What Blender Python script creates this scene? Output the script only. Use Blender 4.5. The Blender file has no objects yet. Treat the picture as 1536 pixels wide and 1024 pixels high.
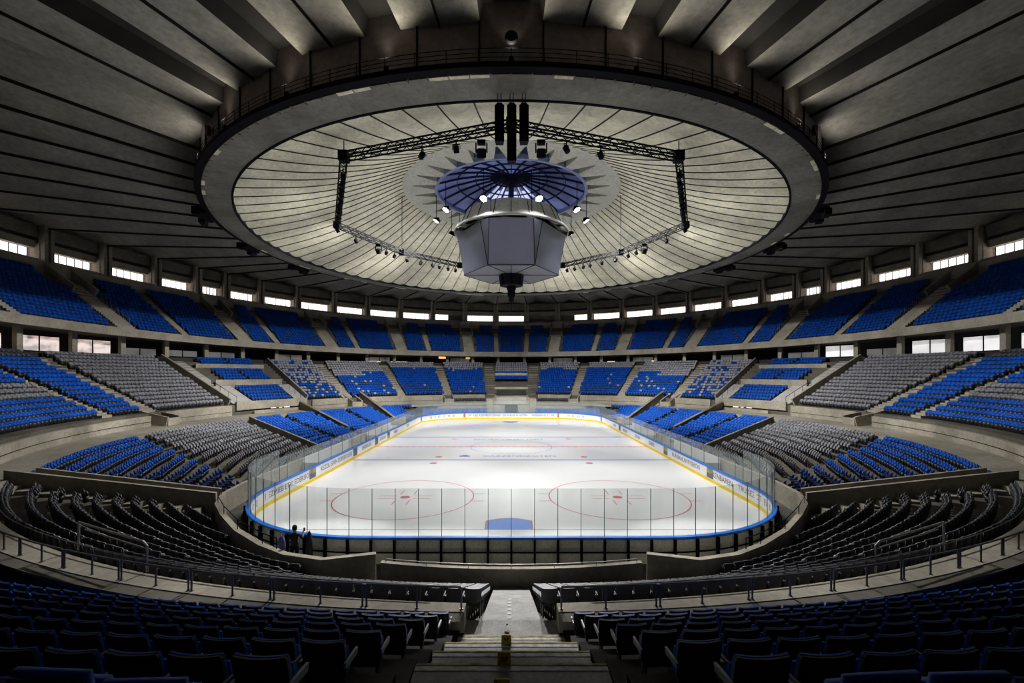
import bpy, bmesh, math, random
import numpy as np
from mathutils import Vector, Matrix

random.seed(7)
rng = np.random.default_rng(7)
SC = bpy.context.scene
COL = SC.collection
CY = 49.0                       # the bowl is round about (0, 49)
EYE = Vector((0, 0, 8.15))
FPX = 660.0                     # focal length in pixels of the 1536 wide frame
HOR = 560.0
D2R = math.pi / 180


# ------------------------------------------------------------------ materials
def _nodes(name):
    m = bpy.data.materials.new(name)
    m.use_nodes = True
    nt = m.node_tree
    return m, nt, nt.nodes['Principled BSDF']


def mat(name, rgb, rough=0.6, spec=0.4, var=0.12, scale=2.0, metal=0.0, stretch=(1, 1, 1), bump=0.0, detail=5.0):
    m, nt, b = _nodes(name)
    tc = nt.nodes.new('ShaderNodeTexCoord')
    mp = nt.nodes.new('ShaderNodeMapping')
    mp.inputs['Scale'].default_value = stretch
    nz = nt.nodes.new('ShaderNodeTexNoise')
    nz.inputs['Scale'].default_value = scale
    nz.inputs['Detail'].default_value = detail
    nz.inputs['Roughness'].default_value = 0.62
    cr = nt.nodes.new('ShaderNodeValToRGB')
    lo = [c * (1 - var) for c in rgb]
    hi = [min(1, c * (1 + var)) for c in rgb]
    cr.color_ramp.elements[0].position = 0.3
    cr.color_ramp.elements[1].position = 0.7
    cr.color_ramp.elements[0].color = (*lo, 1)
    cr.color_ramp.elements[1].color = (*hi, 1)
    L = nt.links.new
    L(tc.outputs['Object'], mp.inputs['Vector'])
    L(mp.outputs['Vector'], nz.inputs['Vector'])
    L(nz.outputs['Fac'], cr.inputs['Fac'])
    L(cr.outputs['Color'], b.inputs['Base Color'])
    b.inputs['Roughness'].default_value = rough
    b.inputs['Specular IOR Level'].default_value = spec
    b.inputs['Metallic'].default_value = metal
    if bump:
        bp = nt.nodes.new('ShaderNodeBump')
        bp.inputs['Strength'].default_value = bump
        bp.inputs['Distance'].default_value = 0.05
        L(nz.outputs['Fac'], bp.inputs['Height'])
        L(bp.outputs['Normal'], b.inputs['Normal'])
    return m


def concrete(name, rgb, var=0.25, scale=0.5, streak=(1, 1, 1), rough=0.85, spec=0.2):
    """weathered concrete: broad blotches times fine grain times dark stains"""
    m, nt, b = _nodes(name)
    L = nt.links.new
    tc = nt.nodes.new('ShaderNodeTexCoord')
    mp = nt.nodes.new('ShaderNodeMapping')
    mp.inputs['Scale'].default_value = streak
    L(tc.outputs['Object'], mp.inputs['Vector'])
    n1 = nt.nodes.new('ShaderNodeTexNoise')
    n1.inputs['Scale'].default_value = scale
    n1.inputs['Detail'].default_value = 6
    n1.inputs['Roughness'].default_value = 0.6
    n2 = nt.nodes.new('ShaderNodeTexNoise')
    n2.inputs['Scale'].default_value = scale * 9
    n2.inputs['Detail'].default_value = 6
    n2.inputs['Roughness'].default_value = 0.7
    for n in (n1, n2):
        L(mp.outputs['Vector'], n.inputs['Vector'])
    c1 = nt.nodes.new('ShaderNodeValToRGB')
    c1.color_ramp.elements[0].position = 0.32
    c1.color_ramp.elements[1].position = 0.66
    c1.color_ramp.elements[0].color = (*[c * (1 - var) for c in rgb], 1)
    c1.color_ramp.elements[1].color = (*[min(1, c * (1 + var * .6)) for c in rgb], 1)
    L(n1.outputs['Fac'], c1.inputs['Fac'])
    c2 = nt.nodes.new('ShaderNodeValToRGB')
    c2.color_ramp.elements[0].position = 0.25
    c2.color_ramp.elements[1].position = 0.62
    c2.color_ramp.elements[0].color = (0.62, 0.61, 0.6, 1)
    c2.color_ramp.elements[1].color = (1, 1, 1, 1)
    L(n2.outputs['Fac'], c2.inputs['Fac'])
    mx = nt.nodes.new('ShaderNodeMix')
    mx.data_type = 'RGBA'
    mx.blend_type = 'MULTIPLY'
    mx.inputs['Factor'].default_value = 1.0
    L(c1.outputs['Color'], mx.inputs['A'])
    L(c2.outputs['Color'], mx.inputs['B'])
    L(mx.outputs['Result'], b.inputs['Base Color'])
    b.inputs['Roughness'].default_value = rough
    b.inputs['Specular IOR Level'].default_value = spec
    return m


def emis(name, rgb, strength, base=(0.8, 0.8, 0.8), var=0.0, scale=0.6, stretch=(1, 1, 1)):
    m, nt, b = _nodes(name)
    b.inputs['Base Color'].default_value = (*base, 1)
    b.inputs['Emission Strength'].default_value = strength
    b.inputs['Emission Color'].default_value = (*rgb, 1)
    if var:
        tc = nt.nodes.new('ShaderNodeTexCoord')
        mp = nt.nodes.new('ShaderNodeMapping')
        mp.inputs['Scale'].default_value = stretch
        nz = nt.nodes.new('ShaderNodeTexNoise')
        nz.inputs['Scale'].default_value = scale
        nz.inputs['Detail'].default_value = 5
        cr = nt.nodes.new('ShaderNodeValToRGB')
        cr.color_ramp.elements[0].position = 0.38
        cr.color_ramp.elements[1].position = 0.55
        cr.color_ramp.elements[0].color = (*[c * (1 - var) for c in rgb], 1)
        cr.color_ramp.elements[1].color = (*rgb, 1)
        nt.links.new(tc.outputs['Object'], mp.inputs['Vector'])
        nt.links.new(mp.outputs['Vector'], nz.inputs['Vector'])
        nt.links.new(nz.outputs['Fac'], cr.inputs['Fac'])
        nt.links.new(cr.outputs['Color'], b.inputs['Emission Color'])
    return m


def glass_mat():
    m = bpy.data.materials.new('rink_glass')
    m.use_nodes = True
    nt = m.node_tree
    nt.nodes.clear()
    out = nt.nodes.new('ShaderNodeOutputMaterial')
    tr = nt.nodes.new('ShaderNodeBsdfTransparent')
    tr.inputs['Color'].default_value = (0.965, 0.98, 0.975, 1)
    gl = nt.nodes.new('ShaderNodeBsdfGlossy')
    gl.inputs['Roughness'].default_value = 0.06
    gl.inputs['Color'].default_value = (0.9, 0.95, 1, 1)
    df = nt.nodes.new('ShaderNodeBsdfDiffuse')
    df.inputs['Color'].default_value = (0.62, 0.68, 0.68, 1)
    lw = nt.nodes.new('ShaderNodeLayerWeight')
    lw.inputs['Blend'].default_value = 0.5
    pw = nt.nodes.new('ShaderNodeMath')
    pw.operation = 'POWER'
    pw.inputs[1].default_value = 4.0
    fr = nt.nodes.new('ShaderNodeMath')
    fr.operation = 'MULTIPLY_ADD'
    fr.inputs[1].default_value = 0.22
    fr.inputs[2].default_value = 0.025
    nt.links.new(lw.outputs['Facing'], pw.inputs[0])
    nt.links.new(pw.outputs[0], fr.inputs[0])
    nz = nt.nodes.new('ShaderNodeTexNoise')
    nz.inputs['Scale'].default_value = 1.3
    ml = nt.nodes.new('ShaderNodeMath')
    ml.operation = 'MULTIPLY_ADD'
    ml.inputs[1].default_value = 0.09
    ml.inputs[2].default_value = 0.045
    a = nt.nodes.new('ShaderNodeMixShader')
    b = nt.nodes.new('ShaderNodeMixShader')
    L = nt.links.new
    L(nz.outputs['Fac'], ml.inputs[0])
    L(ml.outputs[0], a.inputs[0])
    L(tr.outputs[0], a.inputs[1])
    L(df.outputs[0], a.inputs[2])
    L(fr.outputs[0], b.inputs[0])
    L(a.outputs[0], b.inputs[1])
    L(gl.outputs[0], b.inputs[2])
    L(b.outputs[0], out.inputs[0])
    return m


M = dict(
    blue=mat('blue_plastic', (0.0015, 0.060, 0.36), 0.5, 0.2, 0.16, 0.8),
    navy=mat('dark_seat_back', (0.011, 0.012, 0.015), 0.45, 0.4, 0.2, 3),
    black=mat('black_plastic', (0.055, 0.056, 0.066), 0.45, 0.4, 0.25, 3),
    grey=mat('grey_plastic', (0.19, 0.19, 0.215), 0.5, 0.4, 0.16, 1.5),
    pale=mat('pale_grey_plastic', (0.27, 0.27, 0.31), 0.5, 0.4, 0.15, 1.0),
    iron=mat('seat_iron', (0.016, 0.016, 0.018), 0.5, 0.4, 0.2, 4),
    armdk=mat('arm_plastic_dark', (0.075, 0.075, 0.085), 0.5, 0.3, 0.15, 4),
    arm=mat('arm_plastic', (0.20, 0.20, 0.22), 0.4, 0.5, 0.15, 4),
    conc=concrete('concrete', (0.34, 0.31, 0.255), 0.28, 0.45),
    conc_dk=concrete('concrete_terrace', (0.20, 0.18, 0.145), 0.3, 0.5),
    conc_lt=concrete('concrete_pale', (0.42, 0.41, 0.385), 0.14, 0.5),
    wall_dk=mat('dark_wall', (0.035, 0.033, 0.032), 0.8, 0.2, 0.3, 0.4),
    walkway=concrete('walkway_concrete', (0.30, 0.275, 0.225), 0.2, 0.5),
    speck=concrete('speckled_step', (0.33, 0.325, 0.32), 0.25, 1.8),
    floor=concrete('floor_concrete', (0.10, 0.095, 0.09), 0.3, 0.6),
    terr=concrete('seat_terrace', (0.115, 0.105, 0.085), 0.3, 0.5),
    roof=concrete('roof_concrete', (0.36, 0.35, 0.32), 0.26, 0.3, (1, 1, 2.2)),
    roof_lt=concrete('roof_plate', (0.50, 0.48, 0.41), 0.28, 0.35, (1, 1, 1)),  # lighter copy of the roof concrete: light on the near plates put into colour
    roof_dk=mat('roof_recess', (0.045, 0.043, 0.04), 0.9, 0.1, 0.25, 0.5),  # shade of the roof recesses painted as a dark colour
    roof_joint=mat('roof_joint', (0.02, 0.019, 0.018), 0.9, 0.1),
    dome=concrete('dome_panel', (0.82, 0.79, 0.61), 0.24, 0.28, (1, 1, 5)),
    rib=mat('dome_rib', (0.06, 0.058, 0.045), 0.9, 0.1),
    plate=concrete('plate_plaster', (0.66, 0.66, 0.58), 0.08, 0.4),
    ring=concrete('ring_concrete', (0.22, 0.215, 0.19), 0.35, 0.35),
    ringface=concrete('ring_face', (0.42, 0.35, 0.32), 0.2, 0.3),
    steel=mat('galvanised_rail', (0.36, 0.35, 0.33), 0.35, 0.5, 0.15, 6, 0.7),
    rail_dk=mat('dark_rail', (0.10, 0.098, 0.09), 0.4, 0.5, 0.15, 6, 0.3),
    white=mat('board_white', (0.78, 0.78, 0.80), 0.35, 0.5, 0.03, 1),
    yellow=mat('kick_yellow', (0.78, 0.56, 0.01), 0.4, 0.4, 0.06, 1),
    capblue=mat('cap_blue', (0.006, 0.15, 0.62), 0.35, 0.5, 0.08, 1),
    ink=mat('ink_grey', (0.12, 0.12, 0.14), 0.6, 0.2, 0.25, 4),
    inkblue=mat('ink_blue', (0.12, 0.15, 0.42), 0.6, 0.2, 0.2, 4),
    red=mat('line_red', (0.50, 0.10, 0.13), 0.5, 0.3, 0.15, 4),
    lineblue=mat('line_blue', (0.07, 0.15, 0.52), 0.5, 0.3, 0.15, 4),
    crease=mat('crease_blue', (0.10, 0.22, 0.62), 0.5, 0.3, 0.08, 4),
    matt=mat('truss_black', (0.006, 0.006, 0.008), 0.8, 0.08, 0.2, 4),
    spk=mat('speaker_black', (0.008, 0.008, 0.014), 0.75, 0.12, 0.2, 4),
    screen=mat('screen_slate', (0.125, 0.135, 0.190), 0.42, 0.5, 0.06, 0.5),
    screen_b=mat('screen_purple', (0.23, 0.23, 0.34), 0.42, 0.5, 0.06, 0.5),  # lighter than the side screens: lamp sheen put into the colour
    under=mat('scoreboard_under', (0.15, 0.155, 0.175), 0.4, 0.5, 0.08, 0.6),
    seam=mat('seam_black', (0.008, 0.008, 0.010), 0.6, 0.3),
    rimw=mat('rim_white', (0.42, 0.42, 0.39), 0.5, 0.4, 0.05, 1),
    bluesteel=mat('skylight_steel', (0.30, 0.34, 0.58), 0.5, 0.4, 0.15, 2),
    mull=mat('mullion_dark', (0.022, 0.026, 0.06), 0.6, 0.3, 0.2, 2),
    signy=mat('sign_yellow', (0.34, 0.22, 0.005), 0.6, 0.3, 0.15, 8),
    nose=mat('step_nosing', (0.30, 0.26, 0.11), 0.8, 0.2, 0.6, 4),
    nosew=mat('step_edge_pale', (0.42, 0.41, 0.40), 0.8, 0.2, 0.4, 7),
    skin=mat('skin', (0.30, 0.17, 0.12), 0.6, 0.3, 0.08, 6),
    jacket=mat('jacket_charcoal', (0.035, 0.034, 0.04), 0.85, 0.2, 0.2, 12),
    trouser=mat('trousers_black', (0.012, 0.012, 0.016), 0.9, 0.2, 0.2, 12),
    hair=mat('hair_black', (0.008, 0.007, 0.007), 0.6, 0.3, 0.2, 20),
    purple=mat('bag_purple', (0.16, 0.16, 0.45), 0.6, 0.3, 0.25, 6),
    adnavy=mat('ad_navy', (0.10, 0.11, 0.16), 0.5, 0.4, 0.25, 2),
    adolive=mat('ad_olive', (0.30, 0.27, 0.11), 0.5, 0.4, 0.4, 2),
    orange=mat('ad_orange', (0.60, 0.16, 0.06), 0.5, 0.4, 0.1, 3),
    curtain=mat('curtain_blue', (0.01, 0.12, 0.5), 0.6, 0.3, 0.2, 2),
    redtape=mat('red_phone', (0.5, 0.03, 0.03), 0.5, 0.4),
)
M['glass'] = glass_mat()


def translucent(name, rgb):
    m = bpy.data.materials.new(name)
    m.use_nodes = True
    nt = m.node_tree
    b = nt.nodes['Principled BSDF']
    b.inputs['Base Color'].default_value = (*rgb, 1)
    t = nt.nodes.new('ShaderNodeBsdfTranslucent')
    t.inputs['Color'].default_value = (*rgb, 1)
    mx = nt.nodes.new('ShaderNodeMixShader')
    mx.inputs[0].default_value = 0.6
    nt.links.new(b.outputs[0], mx.inputs[1])
    nt.links.new(t.outputs[0], mx.inputs[2])
    nt.links.new(mx.outputs[0], nt.nodes['Material Output'].inputs[0])
    return m


M['milky'] = translucent('milky_plastic', (0.9, 0.9, 0.88))
M['lamp'] = emis('lamp_lens', (0.93, 0.96, 1.0), 260)
M['lamp_small'] = emis('lamp_lens_far', (0.93, 0.96, 1.0), 60)
M['day'] = emis('daylight_pane', (1.0, 0.90, 0.88), 2.6, var=0.25, scale=1.2, stretch=(1, 1, 0.35))
M['sky'] = emis('skylight_pane', (0.19, 0.24, 0.52), 0.40, base=(0.05, 0.06, 0.2), var=0.8, scale=0.16)
M['skybright'] = emis('skylight_bright_pane', (0.62, 0.66, 1.0), 1.0, base=(0.3, 0.3, 0.6), var=0.5, scale=0.8)
M['con_pink'] = emis('concourse_daylight', (0.75, 0.56, 0.50), 0.75, var=0.85, scale=1.1, stretch=(1.2, 1.2, 1.2))
M['con_white'] = emis('concourse_white', (0.85, 0.83, 0.84), 0.7, var=0.35, scale=0.5)
M['con_dim'] = emis('concourse_dim', (0.18, 0.17, 0.16), 0.35, base=(0.1, 0.1, 0.1), var=0.7, scale=0.5)
M['orangelamp'] = emis('orange_sign', (1.0, 0.42, 0.10), 1.6)
M['amberlamp'] = emis('amber_light', (0.9, 0.55, 0.10), 0.7, var=0.8, scale=1.5)
M['tunnel'] = emis('tunnel_tube', (1.0, 0.93, 0.7), 2.0)


# ---------------------------------------------------------------- mesh helper
class MB:
    def __init__(s):
        s.v, s.f, s.m = [], [], []

    def quadgrid(s, rows, mi=0, closed=False, flip=False):
        """rows: list of equally long point lists"""
        b = len(s.v)
        n = len(rows[0])
        for r in rows:
            s.v.extend(r)
        for i in range(len(rows) - 1):
            for j in range(n if closed else n - 1):
                k = (j + 1) % n
                q = (b + i * n + j, b + i * n + k, b + (i + 1) * n + k, b + (i + 1) * n + j)
                s.f.append(q[::-1] if flip else q)
                s.m.append(mi)
        return b

    def poly(s, pts, mi=0):
        b = len(s.v)
        s.v.extend(pts)
        s.f.append(tuple(range(b, b + len(pts))))
        s.m.append(mi)

    def hexa(s, p, mi=0):
        """eight corners: bottom loop 0-3, top loop 4-7"""
        b = len(s.v)
        s.v.extend(p)
        for q in ((3, 2, 1, 0), (4, 5, 6, 7), (0, 1, 5, 4), (1, 2, 6, 5), (2, 3, 7, 6), (3, 0, 4, 7)):
            s.f.append(tuple(b + i for i in q))
            s.m.append(mi)

    def box(s, c, size, rz=0.0, mi=0, mtx=None):
        x, y, z = (d / 2 for d in size)
        p = [(-x, -y, -z), (x, -y, -z), (x, y, -z), (-x, y, -z), (-x, -y, z), (x, -y, z), (x, y, z), (-x, y, z)]
        m = mtx if mtx is not None else Matrix.Rotation(rz, 3, 'Z')
        c = Vector(c)
        s.hexa([tuple(c + m @ Vector(q)) for q in p], mi)

    def beam(s, a, b, w, h, mi=0, up=(0, 0, 1)):
        """box from a to b, w wide and h tall"""
        a, b = Vector(a), Vector(b)
        d = (b - a).normalized()
        u = Vector(up)
        r = d.cross(u)
        if r.length < 1e-5:
            r = d.cross(Vector((1, 0, 0)))
        r.normalize()
        u = r.cross(d).normalized()
        r, u = r * w / 2, u * h / 2
        s.hexa([tuple(q) for q in (a - r - u, a + r - u, b + r - u, b - r - u, a - r + u, a + r + u, b + r + u, b - r + u)], mi)

    def tube(s, pts, r, n=6, mi=0, cap=True, closed=False):
        pts = [Vector(p) for p in pts]
        k = len(pts)
        rings = []
        for i in range(k):
            if closed:
                d = pts[(i + 1) % k] - pts[i - 1]
            else:
                d = pts[min(i + 1, k - 1)] - pts[max(i - 1, 0)]
            d.normalize()
            u = d.cross(Vector((0, 0, 1)))
            if u.length < 1e-3:
                u = d.cross(Vector((0, 1, 0)))
            u.normalize()
            w = u.cross(d)
            rr = r[i] if isinstance(r, (list, tuple)) else r
            rings.append([tuple(pts[i] + (u * math.cos(t) + w * math.sin(t)) * rr) for t in (2 * math.pi * j / n for j in range(n))])
        if closed:
            rings.append(rings[0])
        b = s.quadgrid(rings, mi, closed=True)
        if cap and not closed:
            s.f.append(tuple(b + j for j in range(n))[::-1])
            s.m.append(mi)
            e = b + (k - 1) * n
            s.f.append(tuple(e + j for j in range(n)))
            s.m.append(mi)

    def lathe(s, prof, c=(0, 0, 0), n=16, mi=0, mtx=None):
        c = Vector(c)
        m = mtx if mtx is not None else Matrix.Identity(3)
        rings = [[tuple(c + m @ Vector((r * math.cos(t), r * math.sin(t), z))) for t in (2 * math.pi * j / n for j in range(n))] for r, z in prof]
        b = s.quadgrid(rings, mi, closed=True)
        if prof[0][0] > 1e-6:
            s.f.append(tuple(b + j for j in range(n))[::-1])
            s.m.append(mi)
        if prof[-1][0] > 1e-6:
            e = b + (len(prof) - 1) * n
            s.f.append(tuple(e + j for j in range(n)))
            s.m.append(mi)

    def mesh(s, name, mats):
        me = bpy.data.meshes.new(name)
        me.from_pydata([tuple(p) for p in s.v], [], s.f)
        for m in mats:
            me.materials.append(m)
        if len(mats) > 1:
            me.polygons.foreach_set('material_index', s.m)
        me.update()
        return me

    def build(s, name, mats, parent=None, smooth=False, fix=True, bevel=0.0):
        if not isinstance(mats, (list, tuple)):
            mats = [mats]
        me = s.mesh(name, mats)
        if fix:
            bm = bmesh.new()
            bm.from_mesh(me)
            bmesh.ops.recalc_face_normals(bm, faces=bm.faces)
            bm.to_mesh(me)
            bm.free()
        if smooth:
            me.polygons.foreach_set('use_smooth', [True] * len(me.polygons))
        o = bpy.data.objects.new(name, me)
        COL.objects.link(o)
        if bevel:
            md = o.modifiers.new('edge', 'BEVEL')
            md.width = bevel
            md.segments = 2
            md.limit_method = 'ANGLE'
        if parent is not None:
            o.parent = parent
        return o


def tag(o, label=None, cat=None, group=None, kind=None):
    if label:
        o['label'] = label
    if cat:
        o['category'] = cat
    if group:
        o['group'] = group
    if kind:
        o['kind'] = kind
    return o


def struct(o, label, cat='structure'):
    return tag(o, label, cat, None, 'structure')


def empty(name, loc, rz=0.0):
    o = bpy.data.objects.new(name, None)
    o.empty_display_size = 0.2
    COL.objects.link(o)
    o.location = loc
    o.rotation_euler = (0, 0, rz)
    return o


def copy_tree(o, parent=None):
    c = o.copy()
    COL.objects.link(c)
    if parent is not None:
        c.parent = parent
    for ch in KIDS.get(o.name, ()):
        copy_tree(ch, c)
    return c


KIDS = {}


def remember(root):
    """note a thing's parts so that copies need no search through the scene"""
    for ch in root.children:
        KIDS.setdefault(root.name, []).append(ch)
        remember(ch)


# ------------------------------------------------------------------ geometry
def P(R, th, z):
    return (R * math.sin(th * D2R), CY + R * math.cos(th * D2R), z)


def interp(x, xs, ys):
    return float(np.interp(x, xs, ys))


def kshear(R):
    return interp(R, [28, 50, 62], [0, .0228, .034])


def zU(R, th, z):
    y = CY + R * math.cos(th * D2R)
    return z + kshear(R) * (99 - max(y, 5))


def PU(R, th, z):
    return P(R, th, zU(R, th, z))


def proj(p):
    d = max(p[1], .01)
    return 767 + FPX * p[0] / d, HOR - FPX * (p[2] - EYE.z) / d


def sweep(name, ths, prof, m, closed=False, parent=None, upper=False, mi_fn=None, caps=True, smooth=False):
    """a section (R, z) carried round the bowl; prof(th) gives its points"""
    mb = MB()
    rows = []
    for th in ths:
        pr = prof(th)
        rows.append([(PU if upper else P)(R, th, z) for R, z in pr])
    mb.quadgrid(rows, 0, closed=closed)
    if closed and caps:
        mb.poly(rows[0])
        mb.poly(rows[-1][::-1])
    return mb.build(name, m, parent, smooth=smooth)


def arc(a, b, step=1.5):
    n = max(1, int(abs(b - a) / step + .5))
    return [a + (b - a) * i / n for i in range(n + 1)]


def text_obj(name, body, size, mtx, m, parent=None, stretch=1.0, depth=0.004):
    cu = bpy.data.curves.new(name, 'FONT')
    cu.body = body
    cu.size = size
    cu.align_x = 'CENTER'
    cu.align_y = 'CENTER'
    cu.extrude = depth
    cu.resolution_u = 2
    tmp = bpy.data.objects.new(name, cu)
    COL.objects.link(tmp)
    dg = bpy.context.evaluated_depsgraph_get()
    me = bpy.data.meshes.new_from_object(tmp.evaluated_get(dg))
    bpy.data.objects.remove(tmp)
    me.materials.clear()
    me.materials.append(m)
    me.transform(Matrix.Diagonal((stretch, 1, 1, 1)))
    me.transform(mtx)
    o = bpy.data.objects.new(name, me)
    COL.objects.link(o)
    if parent is not None:
        o.parent = parent
    return o


# =================================================================== the rink
RX, RY0, RY1, RC = 15.0, 19.0, 79.0, 8.5


def rink_path(off=0.0, arcn=14, side=12, end=8):
    """closed outline from the middle of the near end, going clockwise seen from above; gives (x, y, outward x, outward y)"""
    out = []
    cx = RX - RC
    def seg(p, q, n, nx, ny):
        for i in range(n):
            t = i / n
            out.append((p[0] + (q[0] - p[0]) * t + nx * off, p[1] + (q[1] - p[1]) * t + ny * off, nx, ny))
    def cor(c, a0, a1):
        for i in range(arcn):
            a = (a0 + (a1 - a0) * i / arcn) * D2R
            nx, ny = math.cos(a), math.sin(a)
            out.append((c[0] + nx * (RC + off), c[1] + ny * (RC + off), nx, ny))
    seg((0, RY0), (-cx, RY0), end, 0, -1)
    cor((-cx, RY0 + RC), -90, -180)
    seg((-RX, RY0 + RC), (-RX, RY1 - RC), side, -1, 0)
    cor((-cx, RY1 - RC), 180, 90)
    seg((-cx, RY1), (cx, RY1), end * 2, 0, 1)
    cor((cx, RY1 - RC), 90, 0)
    seg((RX, RY1 - RC), (RX, RY0 + RC), side, 1, 0)
    cor((cx, RY0 + RC), 0, -90)
    seg((cx, RY0), (0, RY0), end, 0, -1)
    return out


# floor under everything
mb = MB()
mb.box((0, CY, -0.35), (150, 150, .5))
struct(mb.build('floor', M['floor']), 'dark concrete arena floor under the rink and stands', 'floor')

# ice sheet
mb = MB()
outl = rink_path(-0.02)
mb.poly([(p[0], p[1], 0.0) for p in outl])
mb.poly([(p[0], p[1], -0.09) for p in outl][::-1])
top, bot = [(p[0], p[1], 0.0) for p in outl], [(p[0], p[1], -0.09) for p in outl]
mb.quadgrid([top + [top[0]], bot + [bot[0]]])
m, nt, b = _nodes('ice')
tc = nt.nodes.new('ShaderNodeTexCoord')
n1 = nt.nodes.new('ShaderNodeTexNoise')
n1.inputs['Scale'].default_value = 0.09
n1.inputs['Detail'].default_value = 4
cr = nt.nodes.new('ShaderNodeValToRGB')
cr.color_ramp.elements[0].color = (0.76, 0.775, 0.80, 1)
cr.color_ramp.elements[1].color = (0.85, 0.85, 0.86, 1)
cr.color_ramp.elements[0].position = .35
cr.color_ramp.elements[1].position = .65
nt.links.new(tc.outputs['Object'], n1.inputs['Vector'])
nt.links.new(n1.outputs['Fac'], cr.inputs['Fac'])
nt.links.new(cr.outputs['Color'], b.inputs['Base Color'])
b.inputs['Roughness'].default_value = 0.13
b.inputs['Specular IOR Level'].default_value = 0.42
M['ice'] = m
ice = mb.build('ice_sheet', M['ice'])
struct(ice, 'white ice sheet of the hockey rink', 'ice')


def flat_strip(mb, pts, w, z, closed=False):
    pts = [Vector((p[0], p[1])) for p in pts]
    n = len(pts)
    A, B = [], []
    for i in range(n):
        d = (pts[(i + 1) % n] - pts[i - 1]) if closed else (pts[min(i + 1, n - 1)] - pts[max(i - 1, 0)])
        d.normalize()
        q = Vector((-d.y, d.x)) * w / 2
        A.append((*(pts[i] + q), z))
        B.append((*(pts[i] - q), z))
    if closed:
        A.append(A[0])
        B.append(B[0])
    mb.quadgrid([A, B])


def circ(cx, cy, r, n=64):
    return [(cx + r * math.cos(2 * math.pi * i / n), cy + r * math.sin(2 * math.pi * i / n)) for i in range(n)]


def disc(mb, x, y, r, z=.005, n=24):
    mb.poly([(x + r * math.cos(2 * math.pi * i / n), y + r * math.sin(2 * math.pi * i / n), z) for i in range(n)])


def marking(name, mb, m, label, cat='ice marking'):
    return tag(mb.build(name, m, fix=False), label, cat, None, 'structure')


GN, GF, CEN = RY0 + 4, RY1 - 4, 49.0
for y, lab in ((CEN - 7.5, 'nearer blue line across the ice'), (CEN + 7.5, 'farther blue line across the ice')):
    mb = MB()
    mb.box((0, y, 0.004), (29.9, .3, .004))
    marking('ice_line', mb, M['lineblue'], lab)
mb = MB()
for i in range(40):
    mb.box((-14.6 + i * .75, CEN, 0.004), (.62, .26, .004))
marking('ice_line', mb, M['red'], 'dashed red centre line across the ice')
for y, lab, hw in ((GN, 'thin red goal line through the near blue crease', 13.6), (GF, 'thin red goal line through the far crease', 13.4)):
    mb = MB()
    mb.box((0, y, 0.004), (2 * hw, .06, .004))
    marking('ice_line', mb, M['red'], lab)
mb = MB()
flat_strip(mb, circ(0, CEN, 4.5), .07, .005, True)
marking('ice_circle', mb, M['lineblue'], 'thin centre circle on the ice')
for sx, sn in ((-1, 'left'), (1, 'right')):
    for cy, en in ((GN + 6, 'near'), (GF - 6, 'far')):
        mb = MB()
        cx = sx * 7.0
        flat_strip(mb, circ(cx, cy, 4.5, 80), .075, .005, True)
        disc(mb, cx, cy, .32)
        for ex in (-1, 1):
            for ey in (-1, 1):
                mb.box((cx + ex * .45, cy + ey * 1.15, .006), (.06, 1.0, .004))
                mb.box((cx + ex * 1.15, cy + ey * .3, .006), (1.1, .05, .004))
                mb.box((cx + ex * 4.85, cy + ey * .85, .006), (.8, .06, .004))
        marking('face_off_circle', mb, M['red'], 'red face-off circle and spot, %s end, %s side' % (en, sn))
    for dy, en in ((-1.5, 'just outside the nearer blue line'), (1.5, 'just inside the nearer blue line'), (13.3, 'near the farther blue line')):
        mb = MB()
        disc(mb, sx * 7.1, CEN - 7.5 + dy, .34)
        marking('face_off_spot', mb, M['red'], 'small red spot %s, %s side' % (en, sn))
for gy, s, lab in ((GN, 1, 'near'), (GF, -1, 'far')):
    mb = MB()
    pts = [(-1.25, gy)] + [(-1.25 + 2.5 * t, gy + s * (1.35 + .45 * math.sin(math.pi * t))) for t in [i / 10 for i in range(11)]] + [(1.25, gy)]
    mb.poly([(p[0] - .13, p[1], .0055) for p in pts])
    marking('goal_crease', mb, M['crease'], 'blue goal crease at the %s end' % lab)
    mb = MB()
    flat_strip(mb, [(p[0] - .13, p[1]) for p in pts], .07, .008)
    marking('ice_line', mb, M['red'], 'red outline of the %s goal crease' % lab)
I4 = Matrix.Identity(4)
o = text_obj('ice_lettering', 'CAZZENSIZOTEN', .95, Matrix.Translation((.8, CEN - 5.6, .004)), M['inkblue'], stretch=.95, depth=.001)
tag(o, 'blue lettering on the ice below the centre circle', 'lettering', None, 'structure')
o = text_obj('ice_lettering', 'LIEN VEHET REUNE', 1.0, Matrix.Translation((-.4, CEN + 5.6, .004)) @ Matrix.Rotation(math.pi, 4, 'Z'), M['inkblue'], stretch=1.0, depth=.001)
tag(o, 'pale lettering on the ice above the centre circle', 'lettering', None, 'structure')
mb = MB()
mb.box((-4.6, CEN - 5.6, .006), (1.0, .55, .004))
mb.box((-4.6, CEN - 5.2, .006), (.5, .4, .004))
marking('ice_emblem', mb, M['inkblue'], 'small blue emblem before the lettering on the ice')

# boards: one thing of many parts
boards = empty('rink_boards', (0, 19, 0))
tag(boards, 'white hockey rink boards with blue cap, yellow kick plate and clear glass', 'rink boards')
boards.location = (0, 0, 0)


def board_band(name, z0, z1, o0, o1, m):
    mb = MB()
    a = rink_path(o0, 14, 12, 8)
    b = rink_path(o1, 14, 12, 8)
    def ring(pp, z):
        r = [(p[0], p[1], z) for p in pp]
        return r + [r[0]]
    mb.quadgrid([ring(a, z0), ring(a, z1), ring(b, z1), ring(b, z0), ring(a, z0)])
    return mb.build(name, m, boards)


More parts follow.
